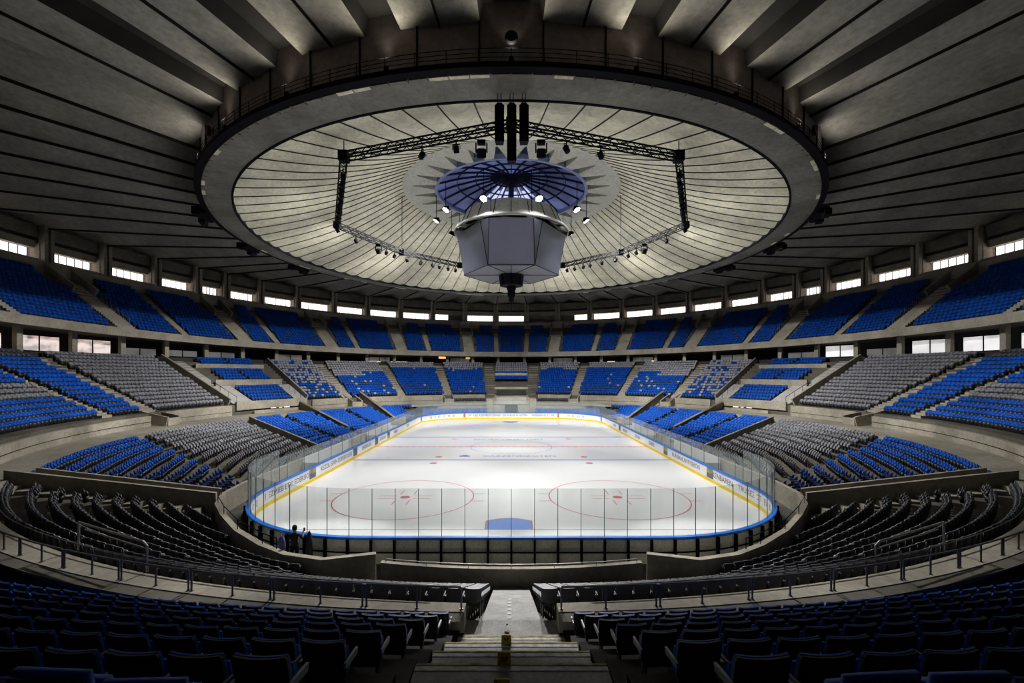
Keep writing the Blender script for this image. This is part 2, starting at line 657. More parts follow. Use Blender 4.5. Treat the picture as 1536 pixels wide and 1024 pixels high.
board_band('kick_plate', 0.0, 0.23, -0.015, 0.09, M['yellow'])
board_band('board_panel', 0.23, 1.02, 0.0, 0.10, [M['white']])
board_band('board_back', 0.0, 1.0, 0.102, 0.115, [concrete('board_back_grey', (0.8, .8, .77), .15, 1.0)])
board_band('cap_rail', 1.02, 1.13, -0.05, 0.17, M['capblue'])
# outline by arc length for panes, posts and lettering
PATH = rink_path(0.05, 40, 90, 30)
pl = [Vector((p[0], p[1])) for p in PATH]
acc = [0.0]
for i in range(1, len(pl) + 1):
    acc.append(acc[-1] + (pl[i % len(pl)] - pl[i - 1]).length)
TOT = acc[-1]


def at_len(s, off=0.0):
    s = s % TOT
    i = min(int(np.searchsorted(acc, s, side='right') - 1), len(pl) - 1)
    t = (s - acc[i]) / max(acc[i + 1] - acc[i], 1e-6)
    p, q = PATH[i], PATH[(i + 1) % len(pl)]
    n = Vector((p[2] + (q[2] - p[2]) * t, p[3] + (q[3] - p[3]) * t)).normalized()
    xy = pl[i].lerp(pl[(i + 1) % len(pl)], t)
    return xy + n * off, n


stops = [0.0]
while stops[-1] < TOT / 2 - .3:
    xy, n = at_len(stops[-1])
    stops.append(stops[-1] + (1.0 if xy.y < 28.6 else 2.4))
stops[-1] = TOT / 2
allst = stops + [TOT - s for s in stops[-2::-1]]
for a, b in zip(allst[:-1], allst[1:]):
    mid, _ = at_len((a + b) / 2)
    ht = 3.2 if mid.y < 28.4 or mid.y > 69.5 else 2.66
    mb = MB()
    inn, outr = [], []
    k = 4 if (b - a) < 1.5 else 5
    g = .012
    for i in range(k + 1):
        s = a + g + (b - a - 2 * g) * i / k
        p, n = at_len(s)
        inn.append(p - n * .007)
        outr.append(p + n * .007)
    mb.quadgrid([[(*p, 1.12) for p in inn], [(*p, ht) for p in inn], [(*p, ht) for p in outr], [(*p, 1.12) for p in outr], [(*p, 1.12) for p in inn]])
    mb.poly([(*inn[0], 1.12), (*inn[0], ht), (*outr[0], ht), (*outr[0], 1.12)])
    mb.poly([(*inn[-1], 1.12), (*inn[-1], ht), (*outr[-1], ht), (*outr[-1], 1.12)])
    mb.build('glass_pane', M['glass'], boards, fix=False)
for s in allst[:-1]:
    p, n = at_len(s)
    if p.y > 60:
        continue
    ht = 3.2 if p.y < 28.4 else 2.66
    mb = MB()
    a = math.atan2(n.y, n.x)
    w = .022 if p.y < 28.6 else .03
    mb.box((*p, (1.12 + ht) / 2), (.03, w, ht - 1.12), a)
    mb.build('glass_post', M['rail_dk'], boards)
for s in allst[:-1]:
    p, n = at_len(s)
    if p.y < 26:
        q = p + n * .16
        mb = MB()
        mb.box((*q, .55), (.14, .09, 1.0), math.atan2(n.y, n.x))
        mb.box((*(q + n * .12), .12), (.3, .07, .08), math.atan2(n.y, n.x))
        mb.build('support_post', M['matt'], boards)
mb = MB()
mb.tube([(*at_len(s, .3)[0], .56) for s in np.linspace(-17, 17, 40)], .035, 6)
mb.build('hose_rail', M['matt'], boards)


def board_sign(s0, s1, m, z0=.25, z1=1.0, name='advert_panel', label=None):
    mb = MB()
    r = []
    for s in np.linspace(s0, s1, 4):
        p, n = at_len(s, -.056)
        r.append(p)
    r2 = [at_len(s, -.045)[0] for s in np.linspace(s0, s1, 4)]
    mb.quadgrid([[(*p, z0) for p in r], [(*p, z1) for p in r], [(*p, z1) for p in r2]])
    return tag(mb.build(name, m, boards), label)


def board_text(body, s, size, m=None, stretch=1.0, z=.62):
    """lettering wrapped along the boards, read from the ice"""
    m = m or M['ink']
    o = text_obj('board_lettering', body, size, I4, m, boards, stretch, .002)
    me = o.data
    co = np.empty(len(me.vertices) * 3)
    me.vertices.foreach_get('co', co)
    co = co.reshape(-1, 3)
    for i, (x, y, d) in enumerate(co):
        p, n = at_len(s + x, -.058 - d)
        co[i] = (p.x, p.y, z + y)
    me.vertices.foreach_set('co', co.ravel())
    me.update()
    return o


def s_of(x, y):
    return min(range(len(pl)), key=lambda i: (pl[i] - Vector((x, y))).length)


def S(x, y):
    return acc[s_of(x, y)]


# walking the outline from the near end clockwise means the left side first: far to the right there when read from the ice
LETTER = [(-14.5, 24.5, 'GEF OEZ', .5), (-15, 30.0, 'DEZMIEB ETVI EDERSION', .52), (-15, 37.8, 'KEZZIL EDEN EDERSKOLEN', .5),
          (-15, 45.6, 'EINDERGEN', .5), (-15, 51.2, 'BORDEN', .5), (-15, 57, 'VEIREN', .5), (-15, 64, 'EDEN', .5),
          (15, 64, 'ENDEL', .5), (15, 58, 'BREINEN', .5), (15, 52.5, 'DEBURN', .5), (15, 47, 'TERRIES', .5),
          (15, 38.2, 'BURSBANLANTYSEIION', .52), (15, 31.2, 'KENBAREN', .55), (14.9, 26.5, 'TRUKEZ OTYEVEION', .5), (12.4, 21.2, 'ELY', .5)]
for x, y, body, size in LETTER:
    board_text(body, S(x, y), size, stretch=1.1)
for x, body, st in ((-12.2, 'GEDT COBE N LTAMMANS', .9), (-6.2, 'COMBUEL EZEDY', 1.0), (-.8, 'FEDEZBIMEK  EN ENEVE N NETEN', 1.0), (5.9, 'WYENEN EL EZEKEY', .95), (11.2, 'VENWEL EN RUEN', .9)):
    yy = 79 if abs(x) < 6.5 else 70.5 + math.sqrt(max(0, 8.5 ** 2 - (abs(x) - 6.5) ** 2))
    board_text(body, S(x, yy), .5, stretch=st)
for x, y, m1, m2 in ((-15, 33.2, 'adnavy', 'adolive'), (-15, 42.5, 'adnavy', 'ink'), (-15, 49, 'adnavy', 'ink'), (-15, 54, 'arm', 'ink'), (-14.6, 72.5, 'adnavy', 'ink'),
                     (15, 33.2, 'adnavy', 'adolive'), (15, 42.7, 'adnavy', 'adolive'), (15, 61, 'adnavy', 'ink'), (14.6, 72.5, 'adnavy', 'ink')):
    s = S(x, y)
    board_sign(s - .55, s + .55, M[m1], .26, .62, label='dark square advert panel')
    board_sign(s - .55, s + .55, M[m2], .62, 1.0, label='olive and grey advert panel')
for x in (-8.6, 8.6):
    s = S(x, 70.5 + math.sqrt(8.5 ** 2 - 2.1 ** 2))
    board_sign(s - .35, s + .35, M['orange'], .3, 1.0, label='orange square advert panel')

# players' benches behind the side glass
for sx, sn in ((-1, 'left'), (1, 'right')):
    for y0, y1, en in ((36, 46, 'nearer'), (52, 62, 'farther')):
        t = empty('team_bench', (sx * 16.6, (y0 + y1) / 2, -.1))
        tag(t, '%s white players bench box behind the %s side glass' % (en, sn), 'bench', 'players benches beside the rink')
        ln = y1 - y0
        mb = MB()
        mb.box((sx * .45, 0, .68), (.08, ln, 1.3))
        mb.box((-sx * .45, ln / 2, .5), (1.7, .08, .95))
        mb.box((-sx * .45, -ln / 2, .5), (1.7, .08, .95))
        mb.build('back_board', M['white'], t)
        mb = MB()
        mb.box((0, 0, .52), (.38, ln - .4, .05))
        for i in range(6):
            mb.box((0, -ln / 2 + .6 + i * (ln - 1.2) / 5, .26), (.3, .06, .5))
        mb.build('seat_plank', M['conc_lt'], t)

# ============================================================ the lower stand
TH_RO = [0, 25, 40, 62, 85, 106, 115, 130, 135, 150, 180]
V_RO = [34.5, 34.0, 33.8, 32.2, 33.0, 34.2, 34.8, 35.8, 36.7, 37.2, 37.5]


def Rout(th):
    return interp(abs(th), TH_RO, V_RO)


def Rin(th):
    a = abs(th)
    if a >= 140:
        return interp(a, [140, 143, 161.5, 167.2, 180], [28.0, 29.1, 32.1, 32.75, 32.55])
    side = 17.5 / max(math.sin(a * D2R), .05)
    far = 32.2 / max(math.cos(a * D2R), .05) if a < 80 else 99
    return min(side, far, 36.0)


def nf_l(th):
    wd = Rout(th) - Rin(th) - .45
    return max(2.0, min(interp(abs(th), [0, 40, 62, 90, 115, 135, 143, 152, 160, 180], [7, 10, 11, 13, 13, 11, 10, 8.6, 7.4, 6.8]), wd / .62))


def pitch_l(th):
    return (Rout(th) - Rin(th) - .45) / nf_l(th)


def zrow_l(th, k):
    return max(.06, 1.85 - k * 1.77 / max(1.0, nf_l(th) - .8))


def off_l(th):
    return interp(abs(th), [150, 165, 180], [.5, .68, .74])


def prof_lower(th):
    ro, ri, p = Rout(th), Rin(th), pitch_l(th)
    zw = 2.5 if abs(th) < 178.3 else 1.93
    ex = off_l(th) + .05
    dip = 0.0 if abs(th) < 178.3 else .4
    pts = [(39.0, zw - dip), (max(ro + ex, ri + .7), zw - dip)]
    for k in range(24):
        z = zrow_l(th, k) - dip
        R1, R0 = max(ro - k * p + .40, ri + .05), max(ro - (k + 1) * p + .40, ri)
        if k == 0:
            R1 = max(ro + ex, ri + .05)
        pts += [(R1, z), (R0, z)]
    return pts


for a, b, nm in ((-178.29, -1.9 - 90, 'left'), (91.9, 178.29, 'right'), (178.31, 181.69, 'aisle foot'), (-91.9, -26, 'left far'), (26, 91.9, 'right far')):
    o = sweep('concrete_terrace', arc(a, b, 1.0), prof_lower, M['terr'])
    struct(o, 'stepped concrete of the lower stand, %s side' % nm, 'terrace')
# walkway slab of the near end, with its edge
for sx, sn in ((-1, 'left'), (1, 'right')):
    o = sweep('walkway_slab', arc(sx * (180 - 1.66), sx * 128, 1.2), lambda th: [(38.62, 2.02), (38.62, 2.52), (Rout(th) + off_l(th), 2.52), (Rout(th) + off_l(th), 2.02)], M['walkway'], closed=True)
    struct(o, 'pale concrete walkway ledge between the blue and black seats, %s side' % sn, 'walkway')
    o = sweep('walkway_slab', arc(sx * 128, sx * 26, 1.5), lambda th: [(38.45, 2.2), (38.45, 2.52), (Rout(th) + .52, 2.52), (Rout(th) + .52, 2.2)], M['walkway'], closed=True)
    struct(o, 'concrete walkway behind the lower stand, %s side' % sn, 'walkway')

for sx, sn in ((-1, 'left'), (1, 'right')):
    o = sweep('walkway_slab', arc(sx * 26, sx * 4.6, 1.5), lambda th: [(38.45, 2.1), (38.45, 2.52), (36.4, 2.52), (36.4, 2.1)], M['walkway'], closed=True)
    struct(o, 'concrete ledge under the far press seats, %s side' % sn, 'walkway')
# barrier wall between lower seats and the ice, following measured points
for sx, sn in ((-1, 'left'), (1, 'right')):
    pts = [(5.4, 17.55), (7.3, 17.05), (9.0, 17.55), (10.5, 18.5), (12.6, 20.2), (14.6, 22.3), (16.1, 24.1), (17.0, 26), (17.35, 28.5), (17.4, 34), (17.4, 58), (17.4, 72)]
    zt = [1.0, .98, .98, .98, 1.0, 1.02, 1.05, 1.1, 1.1, 1.1, 1.1, 1.1]
    mb = MB()
    A = []
    for i, (x, y) in enumerate(pts):
        d = (Vector(pts[min(i + 1, len(pts) - 1)]) - Vector(pts[max(i - 1, 0)])).normalized()
        n = Vector((d.y, -d.x)) * .13
        A.append([(sx * (x - n.x), y - n.y, -.1), (sx * (x - n.x), y - n.y, zt[i]), (sx * (x + n.x), y + n.y, zt[i]), (sx * (x + n.x), y + n.y, -.1)])
    mb.quadgrid(A, closed=True)
    mb.poly(A[0])
    mb.poly(A[-1])
    struct(mb.build('wall_rinkside_' + sn, M['conc']), 'low concrete wall between the %s lower seats and the rink' % sn, 'wall')
mb = MB()
rows = []
for x in np.linspace(-5.0, 5.0, 13):
    y = 16.35 + .022 * x * x
    rows.append([(x, y - .11, -.1), (x, y - .11, .93), (x, y + .11, .93), (x, y + .11, -.1)])
mb.quadgrid(rows, closed=True)
mb.poly(rows[0])
mb.poly(rows[-1])
struct(mb.build('wall_rinkside_front', M['conc']), 'low concrete wall in front of the ramp aisle at the near end', 'wall')

# centre ramp through the black seats
mb = MB()
mb.hexa([(-.74, 11.0, 1.6), (.74, 11.0, 1.6), (.64, 16.2, -.1), (-.64, 16.2, -.1), (-.74, 11.0, 1.985), (.74, 11.0, 1.985), (.64, 16.2, .26), (-.64, 16.2, .26)])
ramp = mb.build('ramp', M['speck'])
struct(ramp, 'speckled concrete ramp aisle running down between the black seats', 'ramp')
mb = MB()
for i in range(6):
    y = 11.25 + i * .52
    z = 1.985 + (.26 - 1.985) * (y - 11.0) / 5.2
    mb.box((-.05, y, z + .006), (.11, .26, .008), mtx=Matrix.Rotation(math.atan2(-1.725, 5.2), 3, 'X'))
tag(mb.build('ramp_markings', M['nosew'], ramp), 'dashed pale marking')
mb = MB()
mb.hexa([(-1.13, 10.33, 1.5), (1.13, 10.33, 1.5), (1.12, 11.0, 1.5), (-1.12, 11.0, 1.5), (-1.13, 10.33, 1.985), (1.13, 10.33, 1.985), (1.12, 11.0, 1.985), (-1.12, 11.0, 1.985)])
land = mb.build('landing', M['speck'])
struct(land, 'speckled concrete landing at the foot of the central stairs', 'landing')

# dividing walls between black and blue blocks
DIVA, DIVB = Vector((26.9, 23.3)), Vector((17.3, 25.75))
for sx, sn in ((-1, 'left'), (1, 'right')):
    d = (DIVB - DIVA).normalized()
    n = Vector((-d.y, d.x))            # towards the blue block
    if n.y < 0:
        n = -n
    def q(p, off, z):
        p = p + n * off
        return (sx * p.x, p.y, z)
    w = empty('dividing_wall', (0, 0, 0))
    struct(w, 'long sloping concrete wall between the black and the blue lower seats, %s side' % sn, 'wall')
    mb = MB()
    mb.hexa([q(DIVA, 0, 1.6), q(DIVB, 0, -.1), q(DIVB, .22, -.1), q(DIVA, .22, 1.6), q(DIVA, 0, 3.02), q(DIVB, 0, 1.16), q(DIVB, .22, 1.16), q(DIVA, .22, 3.02)])
    mb.build('near_face', M['conc'], w)
    mb = MB()
    a2 = DIVA + d * .9
    mb.hexa([q(a2, .75, 1.6), q(DIVB, .75, -.1), q(DIVB, .93, -.1), q(a2, .93, 1.6), q(a2, .75, 2.95), q(DIVB, .75, 1.22), q(DIVB, .93, 1.22), q(a2, .93, 2.95)])
    mb.build('far_face', M['conc'], w)
    mb = MB()
    mb.hexa([q(DIVA, .22, 1.6), q(DIVB, .22, -.1), q(DIVB, .75, -.1), q(DIVA, .75, 1.6), q(DIVA, .22, 2.55), q(DIVB, .22, .8), q(DIVB, .75, .8), q(DIVA, .75, 2.55)])
    mb.build('gutter', M['conc_dk'], w)
    # beige stair beside the wall
    mb = MB()
    for i in range(10):
        t = (i + .5) / 10
        p = DIVA.lerp(DIVB, t * .95)
        z = 2.35 + (.35 - 2.35) * t
        c = p - n * .45
        mb.box((sx * c.x, c.y, z - .35), (.75, .8, .7), math.atan2(d.y, sx * d.x))
    struct(mb.build('stairs', M['conc']), 'beige concrete steps beside the dividing wall, %s side' % sn, 'stairs')


def side_of(a, b, x, y):
    return (b[0] - a[0]) * (y - a[1]) - (b[1] - a[1]) * (x - a[0])


L2 = ((32.9, 39.5), (18.3, 30.9))
L3 = ((31.9, 53.6), (19.2, 43.7))
W1 = ((33.0, 68.8, 3.75), (21.2, 57.3, 1.25))
W2 = ((26.7, 77.4, 5.0), (18.5, 69.5, 1.25))
for sx, sn in ((-1, 'left'), (1, 'right')):
    for (A, B, th, lab) in ((W1, W1, .3, 'nearer sloping dark concrete wall across the %s lower blue seats'), (W2, W2, .35, 'farther sloping concrete wall beside the %s lower seats')):
        p, q2 = Vector(A[0]), Vector(A[1])
        mb = MB()
        mb.beam((sx * p.x, p.y, p.z - .6), (sx * q2.x, q2.y, q2.z - .6), th, 1.2)
        mb.beam((sx * p.x, p.y, p.z + .03), (sx * q2.x, q2.y, q2.z + .03), th + .1, .07)
        struct(mb.build('stair_wall', M['conc_dk']), lab % sn, 'wall')
    mb = MB()
    p, q2 = Vector((*L3[0], 2.9)), Vector((*L3[1], 1.05))
    mb.beam((sx * p.x, p.y, p.z - .35), (sx * q2.x, q2.y, q2.z - .35), .12, .6)
    mb.beam((sx * p.x, p.y, p.z), (sx * q2.x, q2.y, q2.z), .2, .1)
    struct(mb.build('stair_wall', M['conc']), 'thin concrete kerb between the grey and blue lower seats, %s side' % sn, 'wall')

SEATS = []       # (x, y, z, th, colour, tier, section, row, sort key along the row)


def near_div(x, y):
    """distance of a point (|x|, y) to the near side of the dividing wall (positive on the black side)"""
    d = (DIVB - DIVA).normalized()
    n = Vector((d.y, -d.x))
    if n.y > 0:
        n = -n
    return (Vector((x, y)) - DIVA).dot(n)


def visible(x, y, z, mrg=45):
    if y < 1.5:
        return False
    u, v = proj((x, y, z + .75))
    return -mrg < u < 1536 + mrg and -50 < v < 1024 + mrg


for sx in (-1, 1):
    for k in range(24):
        th = 180.0
        while th > 27:
            ro, ri, p = Rout(th), Rin(th), pitch_l(th)
            R = ro - k * p
            step = (.49 if near_div(R * math.sin(th * D2R), CY + R * math.cos(th * D2R)) > .5 else .518) / R / D2R
            if R > ri + .42 and visible(sx * R * math.sin(th * D2R), CY + R * math.cos(th * D2R), zrow_l(th, k)):
                x, y = R * math.sin(th * D2R), CY + R * math.cos(th * D2R)
                z = zrow_l(th, k)
                dd = near_div(x, y)
                col = sec = None
                s2, s3 = side_of(*L2, x, y), side_of(*L3, x, y)
                w1 = side_of(W1[0][:2], W1[1][:2], x, y)
                w2 = side_of(W2[0][:2], W2[1][:2], x, y)
                if dd > .95 and y < 40:
                    if x > .62 + .06 + .22 and not (y > 15.9 and x < 5.6 and R < ri + .5):
                        col, sec = 'black', 'black'
                elif dd < -1.35 and s2 < -11:
                    pass
                if col is None and dd < -1.3:
                    # s2 > 0 : near side of the line between blue and grey
                    if s2 > 9:
                        col, sec = 'blue', 'lblue'
                    elif s2 < -9 and s3 > 8:
                        col, sec = 'grey', 'lgrey'
                    elif s3 < -9 and w1 > 8:
                        if abs(side_of((32.6, 61.2), (20.2, 50.5), x, y)) > 7.5:
                            col, sec = 'blue', 'lfar1'
                    elif w1 < -9 and w2 > 8 and abs(side_of((30, 73), (20, 63.4), x, y)) > 6.5:
                        col, sec = 'blue', 'lfar2'
                    elif w2 < -9:
                        col, sec = 'blue', 'lfar3'
                if col:
                    SEATS.append((sx * x, y, z, sx * th, col, 'lower', sec, k, 0))
            th -= step

# ============================================================== the near tier
NR, NK = 1.03, 9


def R_n(th, k):
    return 39.1 + .7 * min(1.6, (180 - abs(th)) / 19) ** 2 + NR * k


def z_n(k):
    return 2.08 + .5 * k


def prof_near(th):
    pts = []
    off = 39.1 + .7 * min(1.6, (180 - abs(th)) / 19) ** 2
    pts.append((38.60, 2.02))
    for k in range(NK):
        a = off + NR * k - .47 if k else 38.60
        pts += [(a, z_n(k)), (off + NR * (k + 1) - .47, z_n(k))]
    pts.append((off + NR * NK + 6, z_n(NK - 1)))
    return pts


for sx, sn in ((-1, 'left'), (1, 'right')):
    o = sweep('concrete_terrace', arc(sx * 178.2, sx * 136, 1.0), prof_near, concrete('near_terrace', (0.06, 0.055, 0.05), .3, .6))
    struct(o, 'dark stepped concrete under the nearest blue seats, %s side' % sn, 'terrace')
    for k in range(8):
        x = 1.36 + .07 * k + .25
        n_ = 0
        while x < 22:
            # walk along the row by arc length
            Rg = 39.1 + NR * k
            th = 180 - x / Rg / D2R
            R = R_n(th, k)
            px, py = R * math.sin(th * D2R), CY + R * math.cos(th * D2R)
            if visible(sx * px, py, z_n(k), 330) and py > 2.4:
                SEATS.append((sx * px, py, z_n(k), sx * th, 'blue', 'near', 'near', k, n_))
            x += .535
            n_ += 1

# central stairs in the foreground: a deep tread and a half step by turns
st = MB()
ns = MB()
ns2 = MB()
ST_D = lambda i: 10.33 - 1.39 * i
ST_Z = lambda i: 1.985 + .70 * i
HW = 1.33
for i in range(7):
    d0, d1, z = ST_D(i), ST_D(i + 1) + .45, ST_Z(i)
    if i:
        st.box((0, (d0 + d1) / 2, z - .5), (2 * HW, d0 - d1, 1.0))
        st.box((0, d0 + .225, z - .75), (2 * HW, .45, .8))
    else:
        st.box((0, (d0 + d1) / 2, z - .5), (2 * HW, d0 - d1, 1.0))
    ns.box((0, d0 - .02, z + .005), (2 * HW, .04, .012))
    ns2.box((0, d0 - .105, z + .004), (2 * HW, .09, .010))
st.box((0, .3, 5.9), (6, 3.0, .6))
stairs = st.build('stairs', M['speck'])
struct(stairs, 'wide dark concrete stairs in the foreground with worn yellow edges', 'stairs')
ns.build('yellow_nosing', M['nose'], stairs)
ns2.build('pale_nosing', M['nosew'], stairs)

# ========================================================== the middle tier
MR0, MP, MZ0, MRISE, MK = 39.7, .83, 3.9, .425, 15


def R_m(k):
    return MR0 + MP * k


def z_m(k):
    return MZ0 + MRISE * k


def prof_mid(th):
    pts = [(38.75, 2.5), (38.75, MZ0)]
    for k in range(MK):
        pts += [(R_m(k) - .42, z_m(k)), (R_m(k + 1) - .42, z_m(k))]
    pts.append((58.0, z_m(MK - 1)))
    return pts


for a, b, nm in ((-129, -91.6, 'left near'), (-91.6, -46, 'left'), (-46, 0, 'left far'), (0, 46, 'right far'), (46, 91.6, 'right'), (91.6, 129, 'right near')):
    o = sweep('concrete_terrace', arc(a, b, 1.5), prof_mid, M['terr'])
    struct(o, 'stepped concrete of the middle tier, %s' % nm, 'terrace')
# parapets in front of the middle tier
for a, b, zt, nm in ((93.2, 128.6, 3.62, 'beside the nearest blue block'), (75.5, 90.0, 3.9, 'below the grey block'), (57.3, 74.4, 4.3, 'below the box seats'),
                     (46.8, 56.0, 4.0, 'below the pale block'), (20, 43.8, 4.0, 'below the far corner blocks'), (7.9, 17.4, 4.0, 'beside the far entrance')):
    for sx, sn in ((-1, 'left'), (1, 'right')):
        lo = 3.15 if 57 < a < 58 else 2.5
        o = sweep('parapet_wall', arc(sx * a, sx * b, 1.5), lambda th: [(38.42, lo), (38.42, zt), (38.72, zt), (38.72, lo)], M['conc'], closed=True)
        struct(o, 'pale concrete parapet %s, %s side' % (nm, sn), 'wall')
        if lo < 3:
            o2 = sweep('parapet_groove', arc(sx * (a + .1), sx * (b - .1), 1.5), lambda th: [(38.40, 2.98), (38.40, 3.03), (38.43, 3.03), (38.43, 2.98)], M['roof_joint'], closed=True, parent=o)
# dark tunnel mouth under the box seats
for sx, sn in ((-1, 'left'), (1, 'right')):
    t = empty('tunnel_mouth', (0, 0, 0))
    struct(t, 'dark tunnel mouth with a small tube lamp under the box seats, %s side' % sn, 'opening')
    sweep('back_wall', arc(sx * 57.3, sx * 74.4), lambda th: [(38.80, 2.5), (38.80, 3.2), (38.86, 3.2), (38.86, 2.5)], M['wall_dk'], closed=True, parent=t)
    sweep('low_wall', arc(sx * 59, sx * 70.5), lambda th: [(38.2, 2.5), (38.2, 2.95), (38.36, 2.95), (38.36, 2.5)], M['conc'], closed=True, parent=t)
    for a, b in ((61.5, 62.8), (63.4, 64.0), (64.8, 66)):
        sweep('tube_lamp', arc(sx * a, sx * b), lambda th: [(38.66, 3.04), (38.66, 3.12), (38.74, 3.12), (38.74, 3.04)], M['tunnel'], closed=True, parent=t)
# little stair mouths (notches) in the parapet
for thc, zt in ((91.6, 3.75), (45.3, 4.1), (18.7, 4.0)):
    for sx, sn in ((-1, 'left'), (1, 'right')):
        mb = MB()
        for e in (-1.3, 1.3):
            a = sx * (thc + e)
            mb.beam(P(36.9, a, 2.95), P(41.2, a, zt + .15), .22, 1.1)
        a = sx * thc
        mb.beam(P(36.9, a - 1.3, 2.95), P(36.9, a + 1.3, 2.95), .2, .8)
        struct(mb.build('stair_mouth', M['conc']), 'concrete stair mouth in the parapet, %s side, %s' % (sn, {91.6: 'between grey and blue blocks', 45.3: 'at the far corner', 18.7: 'near the far entrance'}[thc]), 'stairs')

# sloping aisle walls of the box seats
for thc, nm in ((56.6, 'far'), (74.9, 'near')):
    for sx, sn in ((-1, 'left'), (1, 'right')):
        mb = MB()
        mb.beam(P(39.3, sx * thc, z_m(0) + .35), P(51.5, sx * thc, z_m(14) + .55), .25, 1.1)
        struct(mb.build('stair_wall', M['conc']), 'sloping concrete wall on the %s side of the box seats, %s stand' % (nm, sn), 'wall')
for sx, sn in ((-1, 'left'), (1, 'right')):
    o = sweep('parapet_wall', arc(sx * 58.5, sx * 72.2), lambda th: [(44.05, 5.8), (44.05, 7.25), (44.3, 7.25), (44.3, 5.8)], M['conc'], closed=True)
    struct(o, 'concrete parapet across the middle of the box seats, %s stand' % sn, 'wall')
    o = sweep('parapet_wall', arc(sx * 58.5, sx * 71), lambda th: [(49.3, 8.6), (49.3, 9.62), (49.5, 9.62), (49.5, 8.6)], M['conc'], closed=True)
    struct(o, 'thin pale concrete strip across the upper box seats, %s stand' % sn, 'wall')
    for a, b, nm in ((57.0, 59.6, 'far'), (69.6, 74.4, 'near')):
        o = sweep('deck_slab', arc(sx * a, sx * b, 1.0), lambda th: [(39.0, 4.05), (43.8, 6.35), (43.8, 6.0), (39.0, 3.7)], M['conc_lt'], closed=True)
        struct(o, 'pale sloping deck on the %s side of the lower box seats, %s stand' % (nm, sn), 'deck')
    o = sweep('deck_slab', arc(sx * 71.6, sx * 74.4, 1.0), lambda th: [(44.5, 6.6), (51.3, 9.95), (51.3, 9.5), (44.5, 6.2)], M['conc_lt'], closed=True)
    struct(o, 'pale stair deck beside the upper box seats, %s stand' % sn, 'deck')

# concrete aisle stairs of the middle tier (sloping flights with steps)


def flight(name, thc, w, R0, z0, R1, z1, n, m, label, upper=False, sx=1, lift=.03):
    mb = MB()
    rx = Matrix.Rotation(-sx * thc * D2R, 3, 'Z')
    for i in range(n):
        R = R0 + (R1 - R0) * (i + .5) / n
        z = z0 + (z1 - z0) * (i + 1) / n + lift
        dep = (R1 - R0) / n
        c = PU(R, sx * thc, z) if upper else P(R, sx * thc, z)
        mb.box((c[0], c[1], c[2] - .3), (w, dep + .02, .6), mtx=rx)
    return struct(mb.build(name, m), label, 'stairs')


MID_AISLES = [(5.75, 2.0, 'beside the far entrance'), (18.4, 1.6, 'second from the far entrance'), (31.6, 1.5, 'third from the far entrance'),
              (46.2, 1.7, 'at the far corner'), (91.7, 1.9, 'between the grey and blue blocks'), (99.9, 1.3, 'between the two nearest blue blocks')]
for thc, w, nm in MID_AISLES:
    for sx, sn in ((-1, 'left'), (1, 'right')):
        zz = 1.0 if thc < 6 else MZ0
        flight('stairs', thc, w, 39.4 if thc > 6 else 35.0, zz, R_m(14) + .4, z_m(14), 30 if thc > 6 else 36, M['conc'], 'concrete aisle stairs of the middle tier %s, %s side' % (nm, sn), sx=sx, lift=.06)


def mid_colour(a, k):
    """colour and section of a seat at |theta| = a in row k of the middle tier, or None"""
    if a < 4.2:
        return ('pale' if k >= 10 else 'blue' if k >= 6 else None), 'mc'
    if 7.5 < a < 17.2:
        return ('pale' if k >= 12 or (k == 11 and rng.random() < .5) else 'blue' if rng.random() > .02 else 'pale'), 'mg'
    if 19.6 < a < 30.5:
        return ('pale' if k >= 12 else 'blue' if rng.random() > .025 else 'pale'), 'mf'
    if 32.7 < a < 44.9:
        lim = 10 if a < 38 else 7.5
        return ('pale' if k >= lim else 'blue' if rng.random() > .08 else 'pale'), 'me'
    if 47.6 < a < 56.0:
        pg = .93 if k >= 8 else .35 + .07 * k
        r = (k * 7 % 5) / 5
        return ('pale' if rng.random() < pg * (.7 + .5 * r) else 'blue'), 'md'
    if 59.9 < a < 69.4:
        if abs(a - 64.5) < .25 and k > 5:
            return None, ''
        return ('blue' if k <= 4 or 6 <= k <= 10 or k >= 12 else None), 'mbox'
    if 75.8 < a < 90.4:
        return 'grey', 'ma'
    if 93.0 < a < 98.9:
        return ('blue' if k < 13 else 'black'), 'mb'
    if 100.9 < a < 128.2:
        return ('blue' if k < 4 or k > 6 else 'grey'), 'mcnear'
    return None, ''


for sx in (-1, 1):
    for k in range(MK):
        R = R_m(k)
        a = .3
        while a < 128:
            x, y = R * math.sin(a * D2R), CY + R * math.cos(a * D2R)
            c, sec = mid_colour(a, k)
            if c and visible(sx * x, y, z_m(k)):
                SEATS.append((sx * x, y, z_m(k), sx * a, c, 'mid', sec, k, 0))
            a += .5 / R / D2R

# far entrance block in the middle of the far stand
t = empty('far_entrance', (0, 0, 0))
struct(t, 'concrete entrance block with dark tunnel doorway at the far end of the rink', 'entrance')
mb = MB()
for sx in (-1, 1):
    mb.box((sx * 4.0, 83.0, 1.7), (1.2, 3.4, 3.6))
    mb.box((sx * 2.3, 83.2, 1.1), (2.2, 2.6, 2.4))
mb.box((0, 83.6, 2.9), (6.8, 1.8, 1.5))
mb.box((0, 87.2, 3.3), (6.6, .5, 1.3))
mb.build('block', M['conc'], t)
mb = MB()
mb.box((0, 82.6, 1.15), (2.4, .2, 2.3))
mb.build('doorway', M['wall_dk'], t)
mb = MB()
mb.box((0, 82.5, 3.05), (5.6, .12, 1.3))
mb.build('banner', M['conc_lt'], t)
mb = MB()
mb.box((0, 86.9, 4.4), (5.8, .3, .95))
mb.build('recess', M['wall_dk'], t)
mb = MB()
mb.box((0, 86.6, 5.3), (6.6, .3, .35))
